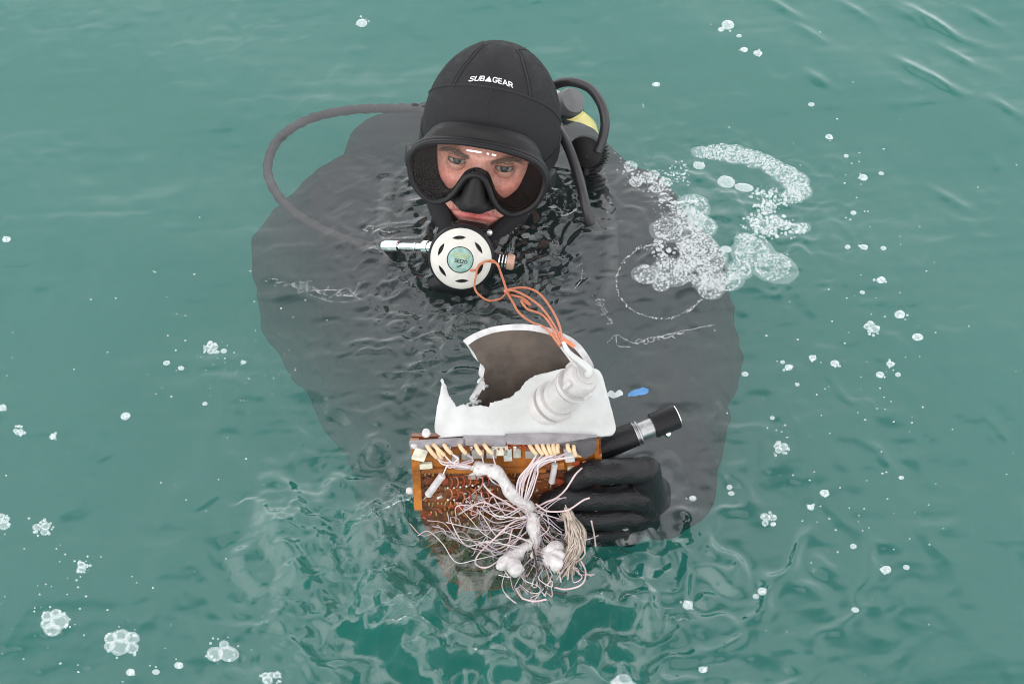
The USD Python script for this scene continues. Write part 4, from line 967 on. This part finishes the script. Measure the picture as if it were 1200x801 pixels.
def where(px, py): q = P(px, py, 0); return np.array([q[0], q[1], 0])
def cluster(name, label, cat, cx, cy, size, n, seed, group=None, specks=10, big=(.42, .30)):
    """a raft of a few larger bubbles ringed by froth"""
    r = np.random.default_rng(seed); t = Thing(name, label, cat, loc=where(cx, cy), group=group); R = size / 2
    placed = []
    for k in range(n):
        rr = R * (big[0] if k < 2 else big[1]) * r.uniform(.75, 1.15)
        for _ in range(60):
            a_ = r.uniform(0, 6.283); d_ = (R - rr) * math.sqrt(r.random()); x, y = cx + d_ * math.cos(a_), cy + d_ * math.sin(a_) * .84
            if all(math.hypot(x - X, (y - Y) / .84) > (rr + q) * .78 for X, Y, q in placed): break
        else: continue
        placed.append((x, y, rr)); t.part('bubble', dome_mesh(x, y, rr, .34, 1 + .2 * r.random(), r.uniform(-.8, .8)), 'bubble_film', smooth=True)
    fro = []
    for X, Y, q in placed:
        for a_ in np.linspace(0, 6.283, max(8, int(q * 2.6)), endpoint=False):
            fro.append(dome_mesh(X + q * (1.0 + r.normal(0, .06)) * math.cos(a_), Y + q * (.78 + r.normal(0, .05)) * math.sin(a_), r.uniform(.35, 1.1), .6, level=1))
    for k in range(specks): a_ = r.uniform(0, 6.283); d_ = R * r.uniform(.75, 1.1); fro.append(dome_mesh(cx + d_ * math.cos(a_), cy + d_ * .84 * math.sin(a_), r.uniform(.8, 2.2), .8, level=1))
    t.part('froth', join(*fro), 'foam_film', kind='stuff', smooth=True)
for a_ in [(65, 729, 38, 5, 'pear shaped raft of white bubbles floating near the left bottom corner'), (143, 753, 42, 7, 'raft of two large and several small bubbles, middle one of the three at bottom left'), (260, 761, 38, 3, 'raft with two big clear bubbles, nearest of the bottom left rafts to the diver'), (318, 795, 24, 4, 'bubble raft cut by the bottom edge of the photo, left of the wires'), (3, 611, 22, 4, 'bubble raft cut by the left edge of the photo'), (51, 619, 23, 5, 'small flat raft of bubbles just inside the left edge'), (97, 665, 17, 3, 'two joined bubbles above the pear shaped raft'), (730, 797, 32, 9, 'frothy bubble raft cut by the bottom edge under the gloved hand'), (1020, 387, 19, 4, 'largest diamond shaped raft of bubbles on the open water at right'), (901, 609, 20, 4, 'lumpy bubble raft among the rings right of the glove'), (914, 527, 20, 3, 'round bubble with a froth tail right of the submerged elbow'), (22, 505, 14, 3, 'small ring shaped raft of bubbles upper left of the bottom rafts'), (247, 407, 18, 5, 'loose patch of froth left of the submerged elbow')]:
    cluster('bubble_raft', a_[4], 'bubbles', a_[0], a_[1], a_[2], a_[3], int(a_[0]) + 7)
singles = [(147, 487, 6), (62, 512, 4.5), (2, 478, 5), (8, 282, 5), (183, 788, 4), (210, 781, 5), (153, 788, 5.5), (824, 783, 5), (966, 579, 5.5), (950, 595, 4.5), (855, 570, 4), (857, 577, 3.5), (812, 582, 4.5), (893, 693, 6), (806, 708, 6.5), (1075, 397, 6), (1054, 370, 6.5), (1032, 331, 5.5), (1043, 428, 4.5), (1031, 440, 5), (1052, 440, 3.5), (1038, 668, 6), (1062, 665, 4), (1002, 715, 4), (924, 432, 5), (917, 425, 3), (978, 428, 5.5), (952, 421, 4.5), (853, 30, 8.5), (845, 35, 4), (872, 59, 4.5), (888, 63, 5), (866, 43, 3), (951, 121, 3.5), (972, 157, 4.5), (1012, 206, 5.5), (992, 180, 3), (1033, 201, 3), (993, 291, 3.5), (1012, 291, 4.5), (1035, 292, 3.5), (1000, 249, 3.5), (424, 27, 7), (770, 97, 4), (873, 439, 4), (1010, 345, 3), (1000, 640, 4), (905, 490, 3), (768, 97, 3.5), (1056, 560, 3), (934, 452, 3), (240, 472, 3), (195, 424, 4), (212, 430, 3.5), (262, 410, 4), (285, 424, 3), (886, 697, 4), (733, 616, 4)]
REG = [('near the top edge right of the hoses', lambda x, y: y < 110 and x > 600), ('drifting beyond the curved foam chain at upper right', lambda x, y: x > 920 and y < 315), ('in the bubble trail right of the foam', lambda x, y: x > 860 and y < 475), ('among the rings right of the gloved hand', lambda x, y: x > 700 and y < 640), ('on the calm water at lower right', lambda x, y: x > 700), ('round the loose froth left of the submerged elbow', lambda x, y: 150 < x < 320 and 400 < y < 480), ('between the bottom left bubble rafts', lambda x, y: x < 300 and y > 700), ('on the quiet water along the left side', lambda x, y: x < 300), ('near the top edge left of the hood', lambda x, y: True)]
ORD = 'first second third fourth fifth sixth seventh eighth ninth tenth eleventh twelfth thirteenth fourteenth fifteenth'.split()
byreg = {}
for q in singles: byreg.setdefault(next(n_ for n_, t_ in REG if t_(q[0], q[1])), []).append(q)
for n_, qs in byreg.items():
    for k, (x, y, r_) in enumerate(sorted(qs)):
        lab = f'single floating bubble {n_}' if len(qs) == 1 else f'single bubble {n_}, {ORD[k]} from the left'
        t = Thing('floating_bubble', lab, 'bubble', loc=where(x, y), group='single bubbles on the open water')
        t.part('film', dome_mesh(x, y, r_ * .80, .5, r3.uniform(1, 1.3), r3.uniform(-.4, .4), 2), 'foam_film', smooth=True)
        if r_ > 4: t.part('froth', join(*[dome_mesh(x + r3.normal(0, r_ * .6), y + r3.normal(0, r_ * .5), r3.uniform(.8, 1.9), .8, level=1) for _ in range(6)]), 'foam_film', kind='stuff', smooth=True)
# breath bubbles beside the shoulder
def foam_group(name, label, blobs, path, nsmall, spread, seed, rs=(1.2, 3.6)):
    r = np.random.default_rng(seed); t = Thing(name, label, 'foam', loc=where(blobs[0][0], blobs[0][1]))
    ms = []
    for x, y, q, *rest in blobs:
        v, f = dome_mesh(x, y, q * 1.12, .70 * rest[0] if rest else .32, rest[1] if len(rest) > 1 else 1.0, rest[2] if len(rest) > 2 else 0); ms.append((x, y, q, v, f))
    groups = []
    for m_ in ms:                       # bubbles that touch share their walls
        near = [g_ for g_ in groups if any(math.hypot(m_[0] - o_[0], (m_[1] - o_[1]) / .8) < (m_[2] + o_[2]) * 1.12 for o_ in g_)]
        groups = [g_ for g_ in groups if all(g_ is not n_ for n_ in near)] + [sum(near, []) + [m_]]
    for g_ in groups:
        u_ = Manifold.batch_boolean([to_manifold(o_[3], o_[4]) for o_ in g_], m3.OpType.Add)
        t.part('bubble', VF(u_), 'foam_blob_film', smooth=55)
        if len(g_) > 1:
            walls = []
            for a_, b_ in zip(g_, g_[1:]):
                d_ = math.hypot(b_[0] - a_[0], b_[1] - a_[1])
                if d_ > (a_[2] + b_[2]) * 1.2: continue
                mx, my = a_[0] + (b_[0] - a_[0]) * a_[2] / (a_[2] + b_[2]), a_[1] + (b_[1] - a_[1]) * a_[2] / (a_[2] + b_[2]); nx_, ny_ = -(b_[1] - a_[1]) / d_, (b_[0] - a_[0]) / d_; w_ = min(a_[2], b_[2]) * .72
                for k_ in np.linspace(-1, 1, 9): walls.append(dome_mesh(mx + nx_ * w_ * k_, my + ny_ * w_ * k_ - 2.5 * (1 - k_ * k_), r.uniform(.45, .9), .7, level=1))
            if walls: t.part('bubble_wall', join(*walls), 'foam_film', kind='stuff', smooth=True)
    pp = spline(path, 12); sm_ = []
    for x, y, q, *rest in blobs:
        n_ = int(q * q * 1.5); a_ = r.uniform(0, 6.283, n_); d_ = np.sqrt(r.random(n_)) * 1.25; X_, Y_ = x + q * d_ * np.cos(a_), y + q * .8 * d_ * np.sin(a_) - q * .1
        ok_ = fbm(np.column_stack([X_, Y_, np.zeros(n_)]), .16, seed) > .06 + .30 * (d_ - .8)
        for X, Y in zip(X_[ok_], Y_[ok_]): sm_.append(dome_mesh(X, Y, 0.3 + 1.0 * r.random() ** 2.5, .8, level=1))
        for a_ in r.uniform(0, 6.283, int(q * 3)): sm_.append(dome_mesh(x + q * 1.15 * math.cos(a_), y + q * .85 * math.sin(a_), r.uniform(.4, 1.3), .7, level=1))
    for k in range(int(nsmall * 2.2)):
        c_ = pp[int(len(pp) * r.random())]; sm_.append(dome_mesh(c_[0] + r.normal(0, spread * 1.25), c_[1] + r.normal(0, spread * .95), rs[0] * .6 + (rs[1] - rs[0]) * .62 * r.random() ** 2.2, .6, level=1))
    t.part('froth', join(*sm_), 'foam_film', kind='stuff', smooth=True)
foam_group('foam_arc', 'curved chain of swollen bubbles, farthest foam from the diver', [(823, 176, 7, .4, 1.3), (836, 177, 9, .45), (848, 177, 10, .45), (861, 179, 11, .5), (874, 181, 9, .5), (885, 184, 10, .45), (897, 188, 9, .45), (907, 194, 10, .45), (921, 202, 11, .4, 1.2, -.5), (932, 211, 12, .4), (937, 222, 11, .4), (929, 229, 9, .4)], [(820, 176), (860, 180), (900, 190), (925, 204), (938, 220), (926, 232)], 60, 4, 1, (1, 2.4))
foam_group('foam_patch', 'loose crumbly patch of small bubbles below the curved foam chain', [(900, 244, 7), (907, 262, 8), (893, 268, 8), (939, 268, 6, .5, 1.4), (902, 273, 6), (918, 266, 6)], [(886, 229), (902, 226), (916, 232), (900, 240), (892, 252), (905, 258), (922, 262), (934, 270), (900, 278), (885, 268), (880, 256)], 150, 5, 2, (1.2, 4))
foam_group('foam_patch', 'thick mass of bubbles over the shoulder in the water', [(811, 246, 15, .35), (809, 261, 14, .35), (822, 270, 13, .4), (796, 246, 8), (818, 297, 18, .4), (829, 308, 17, .4), (783, 273, 14, .4, 1.2), (832, 324, 11), (832, 341, 12, .45), (787, 322, 15, .4, 1.2, -.6), (757, 325, 11, .4, 1.2), (774, 336, 8), (806, 310, 10), (805, 290, 10), (823, 334, 9), (800, 322, 9)], [(812, 244), (808, 262), (815, 285), (800, 300), (822, 312), (832, 335), (806, 326), (790, 315), (775, 300), (770, 288)], 190, 5, 3, (1, 4))
foam_group('foam_patch', 'two large swollen bubbles joined by froth at the outer end of the foam', [(881, 301, 17, .4, 1.1), (905, 316, 17, .4, 1.25, -.6), (866, 320, 11, .45), (854, 333, 11, .45, 1.2), (842, 333, 8), (872, 285, 9)], [(842, 334), (855, 331), (868, 318), (876, 290), (872, 283)], 60, 4, 4, (1, 3))
foam_group('foam_patch', 'broken glassy froth between the hood hoses and the foam', [(739, 195, 6), (745, 215, 6), (758, 210, 7), (766, 205, 5), (780, 215, 6), (770, 222, 6), (778, 234, 5)], [(728, 192), (742, 205), (755, 212), (770, 220), (785, 205), (800, 200), (780, 235), (786, 252)], 120, 6, 5, (.8, 2.8))
for x, y, q, s_, l_ in ((851, 212, 7, 1.1, 'round clear bubble alone inside the curved foam chain'), (872, 219, 5, 1.8, 'long flat bubble inside the curved foam chain'), (819, 192, 4.5, 1.3, 'small bubble just below the start of the foam chain'), (850, 296, 4, 1.3, 'small bubble in the calm pool between foam patches')):
    t = Thing('floating_bubble', l_, 'bubble', loc=where(x, y)); t.part('film', dome_mesh(x, y, q, .5, s_, -.2), 'foam_film', smooth=True)
# strings of fine beads
def beads(label, lines, seed, rs=(.5, 1.1), jit=1.0, step=1.6, gap=.2):
    r = np.random.default_rng(seed); out = []
    for ln in lines:
        c_ = spline(ln, 14); s = np.r_[0, np.cumsum(np.linalg.norm(np.diff(c_, axis=0), axis=1))]
        for u in np.arange(0, s[-1], step):
            if r.random() < gap: continue
            out.append(dome_mesh(np.interp(u, s, c_[:, 0]) + r.normal(0, jit * .4), np.interp(u, s, c_[:, 1]) + r.normal(0, jit * .4), r.uniform(*rs) * .60, .7, level=1))
    t = Thing('foam_line', label, 'foam', loc=where(*lines[0][0])); t.part('froth', join(*out), 'foam_line_film', kind='stuff', smooth=True)
ringp = [(775 + 53 * math.cos(a_), 332 - 42 * math.sin(a_)) for a_ in np.linspace(1.5, 6.2, 16)]
beads('circle of fine white beads on the water over the shoulder', [ringp, [(770, 290), (752, 293), (735, 305)], [(800, 368), (815, 360)]], 31, (.5, 1.5), 1.6, 1.5)
def scrib(x0, y0, x1, y1, n, amp, seed):
    r = np.random.default_rng(seed); n *= 2
    return [(x0 + (x1 - x0) * k / n + 1.4 * amp * math.sin(k * 2.1 + r.normal(0, .5)) * r.uniform(.3, 1), y0 + (y1 - y0) * k / n + amp * math.sin(k * 1.5 + r.normal(0, .7)) * r.uniform(.2, 1.1)) for k in range(n + 1)]
beads('scribbled white froth line over the submerged arm left of the regulator', [scrib(309, 328, 368, 340, 9, 4, 1), scrib(345, 336, 420, 344, 16, 8, 2), [(362, 345), (385, 352), (408, 353)], [(395, 346), (412, 345), (421, 330)]], 32, (.35, .8), .4, 1.0, .3)
beads('thin hooked froth line on the water between regulator and shoulder', [[(676, 313), (682, 311), (681, 328), (676, 336)], [(681, 330), (672, 340)]], 33, (.35, .8), .4, 1.0, .3)
beads('curly froth line above the white housing and the foam circle', [scrib(700, 348, 715, 380, 12, 5, 4), [(694, 346), (700, 352)]], 34, (.35, .75), .4, 1.0, .3)
beads('long ragged froth line right of the torn shell', [[(712, 400), (722, 392), (730, 396), (745, 402), (760, 396), (775, 394), (800, 388), (838, 381)], scrib(745, 402, 800, 390, 14, 3.5, 5), [(722, 392), (724, 404), (740, 406)]], 35, (.35, .9), .5, .9, .1)
beads('short froth line at the hose fitting beside the regulator', [[(432, 292), (440, 293), (447, 296)], scrib(425, 268, 462, 272, 8, 3, 7)], 36, (.4, .9), .5, 1.0, .1)
beads('pale froth line drifting below the wires and the gloved hand', [scrib(735, 668, 775, 705, 9, 4, 8), scrib(770, 720, 812, 726, 8, 3, 9), [(700, 690), (740, 705), (790, 712)], [(690, 640), (700, 652), (715, 668)]], 37, (.4, .9), .6, 1.4, .3)
# specks scattered over the surface
sp = []
def speck(x, y, a_, b_): sp.append(dome_mesh(x, y, .72 * r3.uniform(a_, b_), .7, r3.uniform(1, 1.4), r3.uniform(-.5, .5), 1))
for _ in range(150): c_ = r3.choice(5); x0, y0, sx_, sy_ = [(1010, 400, 60, 80), (960, 500, 60, 90), (250, 420, 60, 40), (1020, 640, 60, 70), (980, 210, 50, 80)][c_]; speck(r3.normal(x0, sx_), r3.normal(y0, sy_), .5, 1.7)
for _ in range(60): speck(r3.uniform(0, 330), r3.uniform(230, 800), .5, 1.4)
for _ in range(70): speck(r3.uniform(700, 1200), r3.uniform(0, 800), .4, 1.2)
for _ in range(45): speck(r3.normal(70, 50), r3.normal(700, 60), .6, 1.8)
for _ in range(60): speck(r3.normal(310, 30), r3.normal(440, 25), .4, .9)
single('foam_specks', join(*sp), 'foam_film', label='fine white specks of foam scattered over the water', category='foam', kind='stuff', smooth=True)
